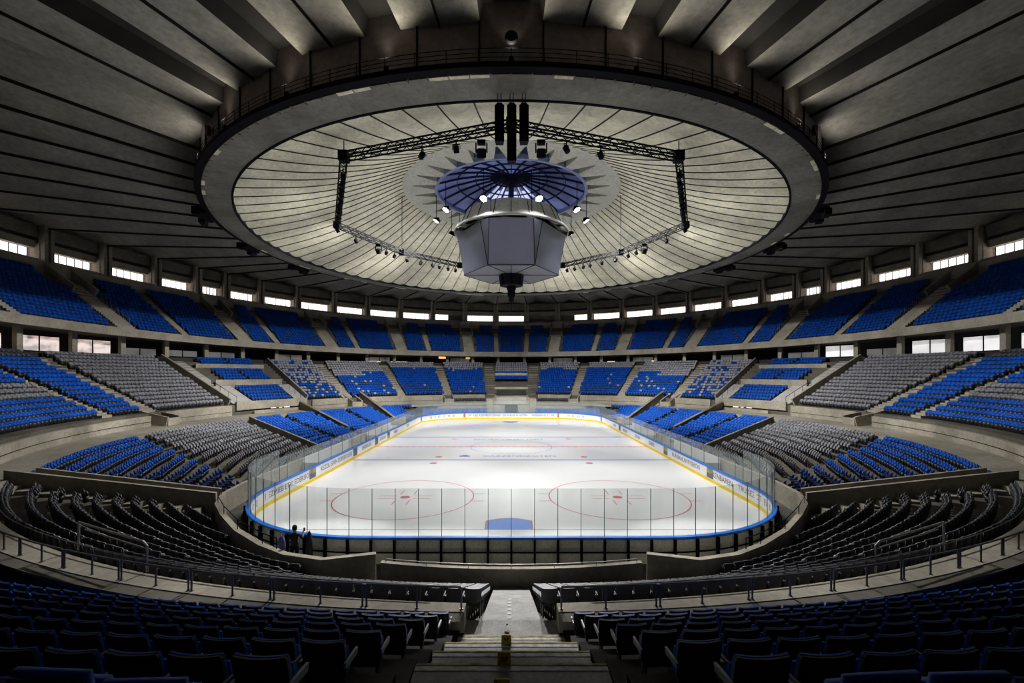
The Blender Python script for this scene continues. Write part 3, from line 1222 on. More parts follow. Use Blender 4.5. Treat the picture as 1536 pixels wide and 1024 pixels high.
mb.box((0, 90.9, 8.02), (6.6, .25, .5))
mb.build('ledge', M['conc'], t)
for sx, sn in ((-1, 'left'), (1, 'right')):
    for (y0, x0, x1, h, zc, nm) in ((83.2, 4.7, 14, 1.2, 1.2, 'lower'), (85.6, 4.7, 14.5, 1.0, 1.55, 'upper')):
        mb = MB()
        mb.box((sx * (x0 + x1) / 2, y0, zc - .2), (x1 - x0, .4, h + .9))
        struct(mb.build('far_wall', M['conc']), '%s concrete wall step behind the far boards, %s side' % (nm, sn), 'wall')
    mb = MB()
    mb.box((sx * 9.5, 84.4, 1.95), (10, 2.4, .1))
    struct(mb.build('far_ledge', M['conc_lt']), 'pale concrete ledge behind the far boards, %s side' % sn, 'ledge')
    cw = MB()
    pts = [(sx * (4.4 + i * .42), 80.6 + (.08 if i % 2 else -.02) - .02 * i, 0) for i in range(29)]
    cw.quadgrid([[(p[0], p[1], .1) for p in pts], [(p[0], p[1], 1.75) for p in pts], [(p[0], p[1] + .1, 1.75) for p in pts], [(p[0], p[1] + .1, .1) for p in pts]])
    tag(cw.build('curtain', M['curtain']), 'blue pleated drape hung behind the far boards, %s side' % sn, 'curtain', 'blue drapes behind the far boards')
    # row of folded press seats on the ledge
    for i in range(14):
        th_ = sx * (8.2 + i * .66)
        px_ = P(37.6, th_, 0)
        SEATS.append((px_[0], px_[1], 2.53, th_, 'black', 'press', 'press', 0, i))

# ============================================================ the balcony
BR = 50.0


def prof_fascia(th):
    return [(BR, 11.95), (BR, 13.0), (BR + .3, 13.0), (BR + .3, 11.95)]


UR0, UPIT, UZ0, URISE, UK = 50.95, .64, 12.75, .455, 16


def R_u(k):
    return UR0 + UPIT * k


def z_u(k):
    return UZ0 + URISE * k


def prof_upper(th):
    pts = [(BR + .3, UZ0)]
    for k in range(UK):
        pts += [(R_u(k) - .3, z_u(k)), (R_u(k + 1) - .3, z_u(k))]
    pts += [(61.6, z_u(UK - 1) + .0), (62.3, z_u(UK - 1))]
    return pts


for a, b, nm in ((-122, -60, 'left'), (-60, 0, 'left far'), (0, 60, 'right far'), (60, 122, 'right')):
    o = sweep('balcony_fascia', arc(a, b, 1.5), prof_fascia, M['conc'], closed=True, upper=True)
    struct(o, 'pale concrete balcony edge, %s' % nm, 'fascia')
    o = sweep('concrete_terrace', arc(a, b, 1.5), prof_upper, M['terr'], upper=True)
    struct(o, 'stepped concrete of the upper tier, %s' % nm, 'terrace')
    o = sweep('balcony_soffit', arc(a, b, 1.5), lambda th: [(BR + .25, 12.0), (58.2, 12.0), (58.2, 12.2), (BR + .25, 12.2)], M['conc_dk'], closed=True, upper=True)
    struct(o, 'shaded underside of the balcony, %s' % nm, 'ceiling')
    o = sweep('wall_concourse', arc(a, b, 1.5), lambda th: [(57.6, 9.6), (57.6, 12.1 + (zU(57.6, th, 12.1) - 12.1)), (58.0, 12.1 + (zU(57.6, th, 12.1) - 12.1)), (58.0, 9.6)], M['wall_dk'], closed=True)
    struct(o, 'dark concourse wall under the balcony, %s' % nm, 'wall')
    o = sweep('wall_low', arc(a, b, 1.5), lambda th: [(52.3, 9.8), (52.3, 10.55), (52.5, 10.55), (52.5, 9.8)], M['wall_dk'], closed=True)
    struct(o, 'dark low wall behind the middle tier, %s' % nm, 'wall')
    o = sweep('wall_upper', arc(a, b, 1.5), lambda th: [(61.5, z_u(UK - 1) - .1), (61.5, 21.2), (62.6, 21.8), (64.6, 21.8), (64.6, 21.2), (62, z_u(UK - 1) - .1)], M['conc'], closed=True, upper=True)
    struct(o, 'concrete wall above the top row of the upper tier, %s' % nm, 'wall')

# concourse columns and the panels between them
ca = [3.3 + 6.35 * i for i in range(17)]
ORDS = 'first second third fourth fifth sixth seventh eighth ninth tenth eleventh twelfth thirteenth fourteenth fifteenth sixteenth seventeenth eighteenth nineteenth twentieth'.split()
TENS = {20: 'twenty', 30: 'thirty', 40: 'forty', 50: 'fifty', 60: 'sixty', 70: 'seventy', 80: 'eighty', 90: 'ninety'}


def ordw(n):
    """1 -> first, 23 -> twenty-third"""
    if n <= 20:
        return ORDS[n - 1]
    t, r = n // 10 * 10, n % 10
    return TENS[t][:-1] + 'ieth' if r == 0 else TENS[t] + '-' + ORDS[r - 1]


for sx, sn in ((-1, 'left'), (1, 'right')):
    for i, a in enumerate(ca):
        mb = MB()
        zt = zU(52.6, a, 12.0)
        c = P(52.75, sx * a, 0)
        mb.box((c[0], c[1], (9.8 + zt) / 2), (.62, .5, zt - 9.8 + .05), -sx * a * D2R)
        struct(mb.build('pillar', M['conc']), '%s column under the balcony from the far middle, %s side' % (ordw(i + 1), sn), 'pillar')
        if i == len(ca) - 1:
            continue
        a0, a1 = a + .8, ca[i + 1] - .8
        am = (a0 + a1) / 2
        if am > 82:
            m_ = 'con_pink' if sx < 0 else 'con_white'
        elif am > 68:
            m_ = 'con_dim' if sx < 0 or i % 2 else 'con_white'
        elif am > 46:
            m_ = 'con_dim' if i % 2 else None
        elif 38 < am < 44:
            m_ = None
        else:
            m_ = 'con_dim' if i % 3 == 1 else None
        if m_ is None:
            continue
        bright = m_ != 'con_dim'
        w = empty('window_concourse', (0, 0, 0))
        struct(w, '%s window of the concourse under the balcony, %s side' % (ordw(i + 1), sn), 'window')
        zb = 10.75
        def zt_(th):
            return 12.4 if bright else 11.65
        Rw = 53.6
        sweep('pane', arc(sx * a0, sx * a1, 1.0), lambda th: [(Rw, zb), (Rw, zt_(th)), (Rw + .03, zt_(th)), (Rw + .03, zb)], M[m_], closed=True, parent=w)
        mb = MB()
        for q_ in (a0, am, a1):
            mb.beam(P(Rw - .03, sx * q_, zb), P(Rw - .03, sx * q_, zt_(q_)), .1, .1)
        mb.build('frame', M['matt'], w)
for (a, R, z, w, m_, lab) in ((-16.8, 53.2, 11.75, 2.2, 'orangelamp', 'glowing orange sign under the balcony left of the far middle'), (-10.8, 53.2, 11.7, 1.0, 'amberlamp', 'small amber light under the balcony near the far middle'),
                              (-27.5, 53.3, 10.6, 3.5, 'amberlamp', 'amber lit counter under the balcony at the far left'), (-33.5, 53.3, 10.6, 3.2, 'amberlamp', 'long amber lit counter, farther along the far left concourse'),
                              (24.5, 53.3, 10.7, 1.6, 'amberlamp', 'short amber lit counter under the balcony at the far right'), (34.2, 53.3, 10.7, .5, 'amberlamp', 'small amber lamp under the balcony at the far right corner')):
    mb = MB()
    c = P(R, a, z)
    mb.box(c, (w, .25, .42), -a * D2R)
    tag(mb.build('lit_sign', M[m_]), lab, 'light')

# the upper aisles
WIDE = [10.75, 27.5, 43.6, 61.2, 80.7]
THIN = [3.75, 20.8, 37.8, 55.0, 71.7, 94.8]
for i, a in enumerate(WIDE):
    for sx, sn in ((-1, 'left'), (1, 'right')):
        flight('stairs', a, 2.3, BR + .35, UZ0, 59.6, z_u(13), 26, M['conc'], '%s wide concrete stairs of the upper tier from the far middle, %s side' % (ordw(i + 1), sn), True, sx, .1)
        mb = MB()
        for e in (-1, 1):
            aa = sx * (a + e * 1.35)
            mb.beam(PU(57.2, aa, z_u(10) + .45), PU(61.8, aa, z_u(15) + 1.0), .28, 1.3)
        mb.box((0, 0, 0), (.01, .01, .01)) if False else None
        c0 = PU(61.3, sx * a, z_u(15) + .3)
        mb.box(c0, (2.6, .3, 3.0), -sx * a * D2R)
        struct(mb.build('stair_head', M['conc']), 'concrete stair head at the top of the %s wide stairs, %s side' % (ordw(i + 1), sn), 'stairs')
for i, a in enumerate(THIN):
    for sx, sn in ((-1, 'left'), (1, 'right')):
        flight('stairs', a, .95, BR + .35, UZ0, R_u(16) - .2, z_u(15), 32, M['conc'], '%s narrow aisle stairs of the upper tier from the far middle, %s side' % (ordw(i + 1), sn), True, sx, .05)
for sx in (-1, 1):
    for k in range(UK):
        R = R_u(k)
        a = .28
        while a < 121:
            ok = True
            for w in WIDE:
                if abs(a - w) < (1.9 if k < 11 else 3.3):
                    ok = False
            for w in THIN:
                if abs(a - w) < .85:
                    ok = False
            if ok:
                x, y = R * math.sin(a * D2R), CY + R * math.cos(a * D2R)
                z = zU(R, a, z_u(k))
                if visible(sx * x, y, z):
                    SEATS.append((sx * x, y, z, sx * a, 'blue', 'upper', 'upper', k, 0))
            a += .53 / R / D2R
# white rail hoops along the wide stairs
hoop = MB()
hoop.tube([(-.2, 0, 0), (-.2, 0, .72), (-.13, 0, .84), (.13, 0, .84), (.2, 0, .72), (.2, 0, 0)], .03, 6)
hoop_me = hoop.mesh('rail_hoop', [M['arm']])
for wi, a in ((2, 43.6), (3, 61.2), (4, 80.7)):
    for sx, sn in ((-1, 'left'), (1, 'right')):
        for j in range(9):
            k = j + 1.5
            aa = sx * (a - 1.40)
            R = R_u(k)
            z = UZ0 + URISE * (k + .5)
            o = bpy.data.objects.new('rail_hoop', hoop_me)
            COL.objects.link(o)
            o.location = PU(R, aa, z)
            o.rotation_euler = (0, 0, -aa * D2R + math.pi / 2)
            tag(o, 'pale steel hoop, %s up from the bottom of the %s wide stairs, %s side' % (ordw(j + 1), ordw(wi + 1), sn), 'handrail', 'steel hoops along the upper stairs')

# ==================================================== piers, windows and roof
PIERS = [3.57, 10.75, 18.0, 25.15, 32.2, 39.0, 45.9, 52.5, 58.2, 62.6, 68.4, 74.8, 81.3, 87.9, 94.5, 101.1, 107.7, 114.3, 120.9]
for sx, sn in ((-1, 'left'), (1, 'right')):
    for i, a in enumerate(PIERS):
        th = sx * a
        t = empty('pillar', P(62, th, 0))
        t.location = (0, 0, 0)
        struct(t, '%s concrete roof pier counting from the far middle, %s side' % (ordw(i + 1), sn), 'pillar')
        ca_, sa_ = math.cos(th * D2R), math.sin(th * D2R)
        rx = Matrix.Rotation(-th * D2R, 3, 'Z')
        z0, z1 = zU(62, th, 20.6), zU(62, th, 26.7)
        mb = MB()
        for e in (-.34, .34):
            c = Vector(P(62.4, th, (z0 + z1) / 2)) + rx @ Vector((e, 0, 0))
            mb.box(c, (.42, .9, z1 - z0), mtx=rx)
        mb.build('twin_posts', M['conc'], t)
        mb = MB()
        zb, zc = zU(62, th, 21.4), zU(62, th, 23.9)
        mb.box(P(63.7, th, (zb + zc) / 2), (1.25, 2.0, zc - zb), mtx=rx)
        mb.build('block', M['conc'], t)
        mb = MB()
        mb.box(P(63.3, th, (zc + z1) / 2), (.9, 1.6, z1 - zc), mtx=rx)
        mb.build('haunch', M['conc_dk'], t)
bays = [(-PIERS[0], PIERS[0])] + [(PIERS[i], PIERS[i + 1]) for i in range(len(PIERS) - 1)]
wn = 0
for bi, (a0, a1) in enumerate(bays):
    for sx, sn in ((-1, 'left'), (1, 'right')):
        if bi == 0 and sx > 0:
            continue
        p0, p1 = (sx * a0, sx * a1)
        mid = (p0 + p1) / 2
        # spandrel beams over the window
        mb_o = sweep('spandrel_beam', arc(p0, p1, 1.8), lambda th: [(63.2, 24.75), (63.2, 26.3), (63.6, 26.3), (63.6, 24.75)], M['conc_dk'], closed=True, upper=True)
        struct(mb_o, 'concrete beam above the %s window bay from the far middle, %s side' % (ordw(bi + 1), sn), 'beam')
        sweep('lower_beam', arc(p0, p1, 1.8), lambda th: [(63.5, 23.35), (63.5, 24.3), (64.9, 24.3), (64.9, 23.35)], M['conc'], closed=True, upper=True, parent=mb_o)
        sweep('dark_gap', arc(p0, p1, 1.8), lambda th: [(63.95, 24.2), (63.95, 24.85), (64.2, 24.85), (64.2, 24.2)], M['wall_dk'], closed=True, upper=True, parent=mb_o)
        lo, hi = min(p0, p1) + .72, max(p0, p1) - .72
        blank = sx > 0 and bi in (1,)
        half = bi == 2
        if blank:
            o = sweep('wall_blank', arc(lo - .7, hi + .7, 1.5), lambda th: [(64.2, 21.6), (64.2, 23.5), (64.6, 23.5), (64.6, 21.6)], M['conc_dk'], closed=True, upper=True)
            struct(o, 'blank concrete bay without a window right of the far middle', 'wall')
            continue
        if half:
            # only the half of the bay away from the middle is glazed
            cutp = (lo + hi) / 2
            bl = (cutp, hi + .7) if sx < 0 else (lo - .7, cutp)
            o = sweep('wall_blank', arc(*bl, 1.5), lambda th: [(64.2, 21.6), (64.2, 23.5), (64.6, 23.5), (64.6, 21.6)], M['conc_dk'], closed=True, upper=True)
            struct(o, 'blank half bay beside the short window, %s of the far middle' % sn, 'wall')
            lo, hi = (lo, cutp) if sx < 0 else (cutp, hi)
        wn += 1
        w = empty('window_%d' % wn, (0, 0, 0))
        struct(w, 'bright daylight strip window in the %s bay from the far middle, %s side' % (ordw(bi + 1), sn), 'window')
        sweep('pane', arc(lo, hi, 1.0), lambda th: [(64.5, 21.85), (64.5, 23.35), (64.53, 23.35), (64.53, 21.85)], M['day'], closed=True, upper=True, parent=w)
        mb = MB()
        nm_ = 6 if not half else 3
        for j in range(nm_ + 1):
            q_ = lo + (hi - lo) * j / nm_
            mb.beam(PU(64.42, q_, 21.8), PU(64.42, q_, 23.4), .055, .08)
        for zz in (22.25,):
            pa = [PU(64.42, q_, zz) for q_ in arc(lo, hi, 1.2)]
            mb.tube(pa, .035, 5)
        mb.build('frame', M['matt'], w)
# continuous back wall outside so that no sky leaks in around the piers
o = sweep('wall_outer', arc(-124, 124, 2), lambda th: [(65.0, 9.0), (65.0, 27.5), (65.4, 27.5), (65.4, 9.0)], M['conc_dk'], closed=True, upper=True)
struct(o, 'outer concrete wall of the arena behind the window band', 'wall')
o = sweep('wall_back', arc(124, 236, 4), lambda th: [(62.0, -1), (62.0, 31.5), (62.4, 31.5), (62.4, -1)], M['conc_dk'], closed=True)
struct(o, 'plain outer wall of the arena behind the near stand', 'wall')

RA0, RB0, RA1, RB1, RCY = 26.0, 26.8, 27.9, 28.8, 48.9      # ring beam: inner and outer half axes


def PR(t, th, z):
    """point on the ring beam, t = 0 at its inner edge, 1 at its outer edge"""
    a, b = RA0 + (RA1 - RA0) * t, RB0 + (RB1 - RB0) * t
    return (a * math.sin(th * D2R), RCY + b * math.cos(th * D2R), z)


ZR = 21.9
full = [i * 2.0 for i in range(181)]
mb = MB()
mb.quadgrid([[PR(t, th, z) for t, z in ((0, ZR + .9), (0, ZR), (1, ZR), (1, ZR + .25))] for th in full])
ringo = mb.build('ring_beam', M['ring'])
struct(ringo, 'huge round concrete ring beam carrying the central roof', 'beam')
mb = MB()
mb.quadgrid([[PR(t, th, z) for t, z in ((1.0, ZR + .25), (1.02, ZR + 4.2))] for th in full])
mb.build('outer_face', M['ringface'], ringo)
mb = MB()
mb.quadgrid([[PR(t, th, z) for t, z in ((1.0, ZR - .03), (1.22, ZR - .03), (1.22, ZR + .22), (1.0, ZR + .22))] for th in full], closed=True)
mb.build('catwalk_channel', M['matt'], ringo)
mb = MB()
mb.quadgrid([[PR(t, th, z) for t, z in ((-.06, ZR - .05), (.01, ZR - .05), (.01, ZR + .25), (-.06, ZR + .25))] for th in full], closed=True)
mb.build('inner_lip', M['matt'], ringo)
mb = MB()
mbp = MB()
for i in range(180):
    th = i * 2.0
    a, b = PR(.93, th + .08, ZR - .03), PR(.93, th + 1.92, ZR - .03)
    (mb if random.random() < .8 else mbp).beam(a, b, .22, .08)
mb.build('soffit_slots', M['ring'], ringo)
mbp.build('bright_soffit_slots', M['dome'], ringo)
mb = MB()
for i in range(60):
    th = 3 + i * 6.0
    mb.beam(PR(1.03, th, ZR + .3), PR(1.05, th, ZR + 3.6), .07, .07)
mb.build('face_seams', M['roof_joint'], ringo)
mb = MB()
for zz in (.45, .65, .85):
    mb.tube([PR(1.18, th, ZR + zz) for th in full[:-1]], .018, 4, closed=True)
for i in range(120):
    mb.tube([PR(1.18, i * 3.0, ZR + .2), PR(1.18, i * 3.0, ZR + .87)], .018, 4)
mb.build('catwalk_rail', M['matt'], ringo)
for th, lab in ((180, 'round black vent on the ring beam above the middle'), (180 - 42.5, 'round black vent on the ring beam, right side'), (180 + 42.5, 'round black vent on the ring beam, left side')):
    c = Vector(PR(1.06, th, ZR + 1.45))
    mb = MB()
    mb.lathe([(.3, 0), (.3, .12), (.24, .16), (.001, .12)], c, 20, mtx=Matrix.Rotation(-th * D2R, 3, 'Z') @ Matrix.Rotation(-math.pi / 2, 3, 'X'))
    tag(mb.build('ceiling_vent', M['seam']), lab, 'vent')
for th, lab in ((-92, 'dark platform bracket under the left edge of the ring beam'), (92, 'dark platform bracket under the right edge of the ring beam'), (-74, 'dark lamp cluster under the ring beam, far left edge'), (74, 'dark lamp cluster under the ring beam, far right edge'),
                (-112, 'dark bracket beside the ring beam at left'), (112, 'dark bracket beside the ring beam at right')):
    mb = MB()
    rz = -th * D2R
    mb.box(PR(1.35, th, ZR - .1), (2.6, .9, .5), rz)
    mb.box(PR(1.5, th + 2.0, ZR - .35), (1.1, .5, .5), rz)
    mb.box(PR(1.5, th - 2.0, ZR - .2), (.8, .5, .6), rz)
    tag(mb.build('ceiling_bracket', M['matt']), lab, 'bracket', 'platform brackets of the ring beam')

# central dome of radial panels
RP = 11.8


def zdome(s):
    return ZR + .3 + (28.0 - ZR - .3) * s - .75 * math.sin(math.pi * s)


def PD(s, th, dz=0.0):
    a, b = RA0 + (RP - RA0) * s, RB0 + (RP - RB0) * s
    cy = RCY + (CY - RCY) * s
    return (a * math.sin(th * D2R), cy + b * math.cos(th * D2R), zdome(s) + dz)


NRIB = 80
mb = MB()
sag = lambda f: .22 * math.sin(math.pi * f)
ths = []
for i in range(NRIB):
    for f in (0, .25, .5, .75):
        ths.append((i + f) * 360 / NRIB)
ths.append(360)
mb.quadgrid([[PD(s / 12, th, -sag((th * NRIB / 360) % 1) * (1 - .75 * s / 12)) for s in range(13)] for th in ths])
dome = mb.build('ceiling', M['dome'], smooth=True)
struct(dome, 'pale concrete central ceiling of radial panels around the skylight', 'ceiling')
mb = MB()
for i in range(NRIB):
    th = i * 360 / NRIB
    pts = [PD(s / 12, th, -.05) for s in range(13)]
    for p, q in zip(pts[:-1], pts[1:]):
        mb.beam(p, q, .055, .06)
mb.build('ceiling_ribs', M['rib'], dome)

# plate, fins and skylight
plate = empty('skylight', (0, 0, 0))
struct(plate, 'round blue glazed skylight with radial bars in a white plate', 'skylight')
mb = MB()
nn = 72
def circ3(r, z):
    return [(r * math.cos(2 * math.pi * j / nn), CY + r * math.sin(2 * math.pi * j / nn), z) for j in range(nn + 1)]
mb.quadgrid([circ3(r, z) for r, z in ((11.95, 28.2), (11.95, 27.95), (10.7, 27.95), (10.7, 28.05), (8.4, 30.0))])
mb.build('plate', M['plate'], plate)
NF = 26
for i in range(NF):
    a = 2 * math.pi * (i + .5) / NF
    w0, w1 = .105, .062
    mbf = MB()
    def q(r, da, z):
        return (r * math.cos(a + da), CY + r * math.sin(a + da), z)
    mbf.hexa([q(10.78, -.117, 27.96), q(10.78, .117, 27.96), q(8.40, .048, 28.02), q(8.40, -.048, 28.02), q(10.78, -.117, 28.1), q(10.78, .117, 28.1), q(8.40, .048, 29.9), q(8.40, -.048, 29.9)])
    mbf.build('fin', M['plate'], plate)
mb = MB()
mb.quadgrid([circ3(r, z) for r, z in ((8.4, 28.0), (8.4, 28.45), (8.1, 28.45), (8.1, 28.0), (8.4, 28.0))])
for j in range(60):
    a = 2 * math.pi * j / 60
    mb.beam((8.25 * math.cos(a), CY + 8.25 * math.sin(a), 27.97), (8.25 * math.cos(a), CY + 8.25 * math.sin(a), 28.47), .36, .1)
mb.build('ring_frame', M['bluesteel'], plate)
zs = lambda r: 30.1 - 1.7 * (r / 8.3) ** 2
mb = MB()
mb.quadgrid([circ3(r, zs(r)) for r in (.6, 2.2, 4, 6, 8.3)])
mb.build('glass', M['sky'], plate, smooth=True)
mb = MB()
bands = [(2.4, 3.5), (4.0, 5.0)]
for j, a0 in enumerate(np.linspace(55, 120, 9)):
    r0, r1 = (3.4, 5.6) if j % 2 else (2.6, 5.0)
    p = []
    for r, a in ((r0, a0), (r0, a0 + 6.5), (r1, a0 + 6.5), (r1, a0)):
        p.append((r * math.cos(a * D2R), CY + r * math.sin(a * D2R), zs(r) - .03))
    mb.poly(p)
mb.build('bright_panes', M['skybright'], plate)
mb = MB()
for j in range(24):
    a = 2 * math.pi * j / 24
    pts = [(r * math.cos(a), CY + r * math.sin(a), zs(r) - .1) for r in (.5, 2.2, 4, 6, 8.25)]
    for p, q in zip(pts[:-1], pts[1:]):
        mb.beam(p, q, .10, .22)
for r in (2.2, 4, 6):
    c3 = circ3(r, zs(r) - .12)
    for p, q in zip(c3[:-1], c3[1:]):
        mb.beam(p, q, .07, .14)
mb.build('glazing_bars', M['mull'], plate)
mb = MB()
mb.lathe([(1.25, 29.55), (1.3, 29.8), (.9, 30.0)], (0, CY, 0), 24)
mb.lathe([(.28, 24.0), (.28, 29.7)], (0, CY, 0), 12)
mb.lathe([(.75, 29.2), (.8, 29.6)], (0, CY, 0), 16)
mb.build('hub', M['mull'], plate)

# outer folded roof
FOLD = []       # (theta from the far side, lift, strip?)
for i, a in enumerate(PIERS):
    if a > 133:
        break
    FOLD.append((a, 0.0, True))
    nx = PIERS[i + 1] if i + 1 < len(PIERS) else 127.3
    FOLD.append((a + (nx - a) * .32, .95, False))
FOLD.append((127.3, 0.0, True))
FOLD.append((130.5, .9, False))
for c in (138.4, 150.0, 161.7, 173.2):
    FOLD += [(c - 4.25, 1.1, False), (c - 3.85, 0.0, False), (c, -.02, None), (c + 3.85, 0.0, False), (c + 4.25, 1.1, False)]
FOLD.append((180.0, 1.2, False))


def PF(th, s, lift):
    """point of the outer roof: s = 0 at the ring beam, 1 at the outer wall"""
    r0 = Vector(PR(1.02, th, ZR + 2.3))
    r1 = Vector(PU(65.6, th, 26.35))
    p = r0.lerp(r1, s)
    return (p.x, p.y, p.z + lift * (.75 + .4 * s))


for sx, sn in ((-1, 'left'), (1, 'right')):
    mb = MB()
    lst = [(0.0, .6, False)] + FOLD
    for (a0, l0, _), (a1, l1, _) in zip(lst[:-1], lst[1:]):
        am = (a0 + a1) / 2
        mi = 0
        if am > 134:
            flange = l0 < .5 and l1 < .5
            mi = 1 if flange and am > 156 else 0 if flange else 2  # near plates coloured as lit, webs and recesses as shaded
        b = len(mb.f)
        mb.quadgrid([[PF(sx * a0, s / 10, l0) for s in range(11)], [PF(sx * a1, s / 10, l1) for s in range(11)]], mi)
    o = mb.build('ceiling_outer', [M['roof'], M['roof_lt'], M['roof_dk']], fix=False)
    struct(o, 'dark folded concrete roof around the ring beam, %s half' % sn, 'ceiling')
    mb = MB()
    for a, l, stp in FOLD:
        if stp is False:
            continue
        pts = [PF(sx * a, s / 10, l - .06) for s in range(11)]
        wd = .07 if stp is None else .14
        for p, q in zip(pts[:-1], pts[1:]):
            mb.beam(p, q, wd, .20)
    mb.build('roof_joints', M['roof_joint'], o)
# cover over the ring so that no sky shows between dome and roof
mb = MB()
mb.lathe([(.01, 34), (70, 34), (70, 34.3), (.01, 34.3)], (0, CY, 0), 48)
struct(mb.build('roof_deck', M['roof']), 'closed roof deck over the arena', 'roof')

# ============================================================ hanging things
sb = empty('scoreboard', (0, 48.6, 19.0))
tag(sb, 'big dark slate faceted video scoreboard hanging under the skylight', 'scoreboard')
ZT, ZB = 23.35, 19.0
def sbp(p):
    return (p[0], p[1] - 48.6, p[2] - 19.0)
topf = [(-2.15, 42.9), (2.15, 42.9)]
bt = {'f': [(-2.3, 44.0), (2.3, 44.0)], 'm': [(-5.2, 48.5), (5.2, 48.5)], 'b': [(-2.3, 53.0), (2.3, 53.0)]}
def panel(name, pts, m, lab=None, inset=.5):
    """a panel with thickness towards the axis"""
    mb = MB()
    pts = [Vector(p) for p in pts]
    n = (pts[1] - pts[0]).cross(pts[2] - pts[0]).normalized()
    c = sum(pts, Vector()) / len(pts)
    ax = Vector((0, 48.6, 21.2))
    if n.dot(ax - c) < 0:
        n = -n
    back = [p + n * .12 for p in pts]
    mb.poly([sbp(p) for p in pts])
    mb.poly([sbp(p) for p in back][::-1])
    k = len(pts)
    for i in range(k):
        j = (i + 1) % k
        mb.poly([sbp(pts[i]), sbp(pts[j]), sbp(back[j]), sbp(back[i])])
    return tag(mb.build(name, m, sb), lab)
for sy in (1, -1):                          # front and back
    Y = lambda y: y if sy > 0 else 97.2 - y
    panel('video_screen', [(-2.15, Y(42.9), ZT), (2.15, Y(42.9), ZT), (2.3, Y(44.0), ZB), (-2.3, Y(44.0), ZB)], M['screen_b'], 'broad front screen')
    for sx in (-1, 1):
        panel('side_screen', [(sx * 3.1, Y(43.75), ZT), (sx * 6.0, Y(48.45), ZT), (sx * 5.2, Y(48.5), ZB), (sx * 2.36, Y(44.05), ZB)], M['screen'])
        panel('corner_panel', [(sx * 2.18, Y(42.95), ZT), (sx * 3.06, Y(43.7), ZT), (sx * 2.33, Y(44.03), ZB)], M['screen'])
        mb = MB()
        for a, b in (((sx * 2.18, Y(42.9), ZT), (sx * 2.33, Y(43.98), ZB)), ((sx * 3.1, Y(43.7), ZT), (sx * 2.36, Y(43.98), ZB)), ((sx * 2.33, Y(43.97), ZB), (sx * 5.22, Y(48.45), ZB)), ((-2.3, Y(43.97), ZB), (2.3, Y(43.97), ZB))):
            mb.beam(sbp(a), sbp(b), .06, .06)
        mb.build('corner_seam', M['seam'], sb)
mb = MB()
hexb = [(-2.3, 44.0), (2.3, 44.0), (5.2, 48.5), (2.3, 53.1), (-2.3, 53.1), (-5.2, 48.5)]
mb.poly([sbp((x, y, ZB)) for x, y in hexb])
mb.poly([sbp((x, y, ZB + .12)) for x, y in hexb][::-1])
for i in range(6):
    (x, y), (x2, y2) = hexb[i], hexb[(i + 1) % 6]
    mb.poly([sbp((x, y, ZB)), sbp((x2, y2, ZB)), sbp((x2, y2, ZB + .12)), sbp((x, y, ZB + .12))])
mb.build('bottom_panel', M['under'], sb)
mb = MB()
for x, y in hexb:
    mb.beam(sbp((x, y, ZB - .02)), sbp((0, 48.5, ZB - .02)), .07, .05)
mb.beam(sbp((0, 44, ZB - .02)), sbp((0, 48.5, ZB - .02)), .07, .05)
mb.build('bottom_seams', M['seam'], sb)
mb = MB()
mb.lathe([(6.25, 4.55), (6.34, 4.62), (6.34, 4.78), (6.25, 4.85), (6.05, 4.72), (6.05, 4.60), (6.25, 4.55)], (0, .4, 0), 56)
mb.build('rim', M['rimw'], sb, smooth=True)
mb = MB()
mb.lathe([(6.1, 4.62), (6.1, 4.75), (.3, 4.95), (.3, 4.62)], (0, .4, 0), 56)
mb.build('top_plate', M['rimw'], sb)
mb = MB()
mb.lathe([(5.9, 4.7), (5.0, 6.75), (4.8, 6.75), (4.8, 4.8)], (0, .4, 0), 48)
hs = mb.build('top_housing', M['plate'], sb)
mb = MB()
for j in range(20):
    a = 2 * math.pi * j / 20
    mb.beam((5.92 * math.cos(a), .4 + 5.92 * math.sin(a), 4.75), (5.03 * math.cos(a), .4 + 5.03 * math.sin(a), 6.75), .05, .05)
mb.build('housing_seams', M['seam'], hs)
mb = MB()
mb.lathe([(4.6, 4.3), (5.6, 4.65)], (0, .2, 0), 40)
mb.build('top_band', M['seam'], sb)
for sx in (-1, 1):
    for sy in (-1, 1):
        mb = MB()
        mb.tube([(sx * 2.05, .4 + sy * 5.2, 4.75), (sx * 2.0, .4 + sy * 5.6, 9.2)], .035, 6)
        mb.build('hoist_cable', M['matt'], sb)
mb = MB()
for j in range(8):
    a = 2 * math.pi * j / 8 + .39
    c = (1.0 * math.cos(a), 1.0 * math.sin(a), -.62)
    mb.box(c, (.55, .72, 1.1), mtx=Matrix.Rotation(a, 3, 'Z') @ Matrix.Rotation(.14, 3, 'Y'))
mb.lathe([(1.1, -.02), (1.15, -.25), (.95, -1.1), (.6, -1.2)], (0, 0, 0), 16)
cl = mb.build('speaker_cluster', M['spk'], sb)
mb = MB()
mb.lathe([(.5, -1.15), (.5, -1.6), (.42, -1.7), (.42, -2.3), (.3, -2.45), (.3, -2.9)], (0, 0, 0), 14)
mb.tube([(0, 0, -2.85), (0, 0, -3.9)], .03, 5)
mb.build('camera_pod', M['matt'], sb)

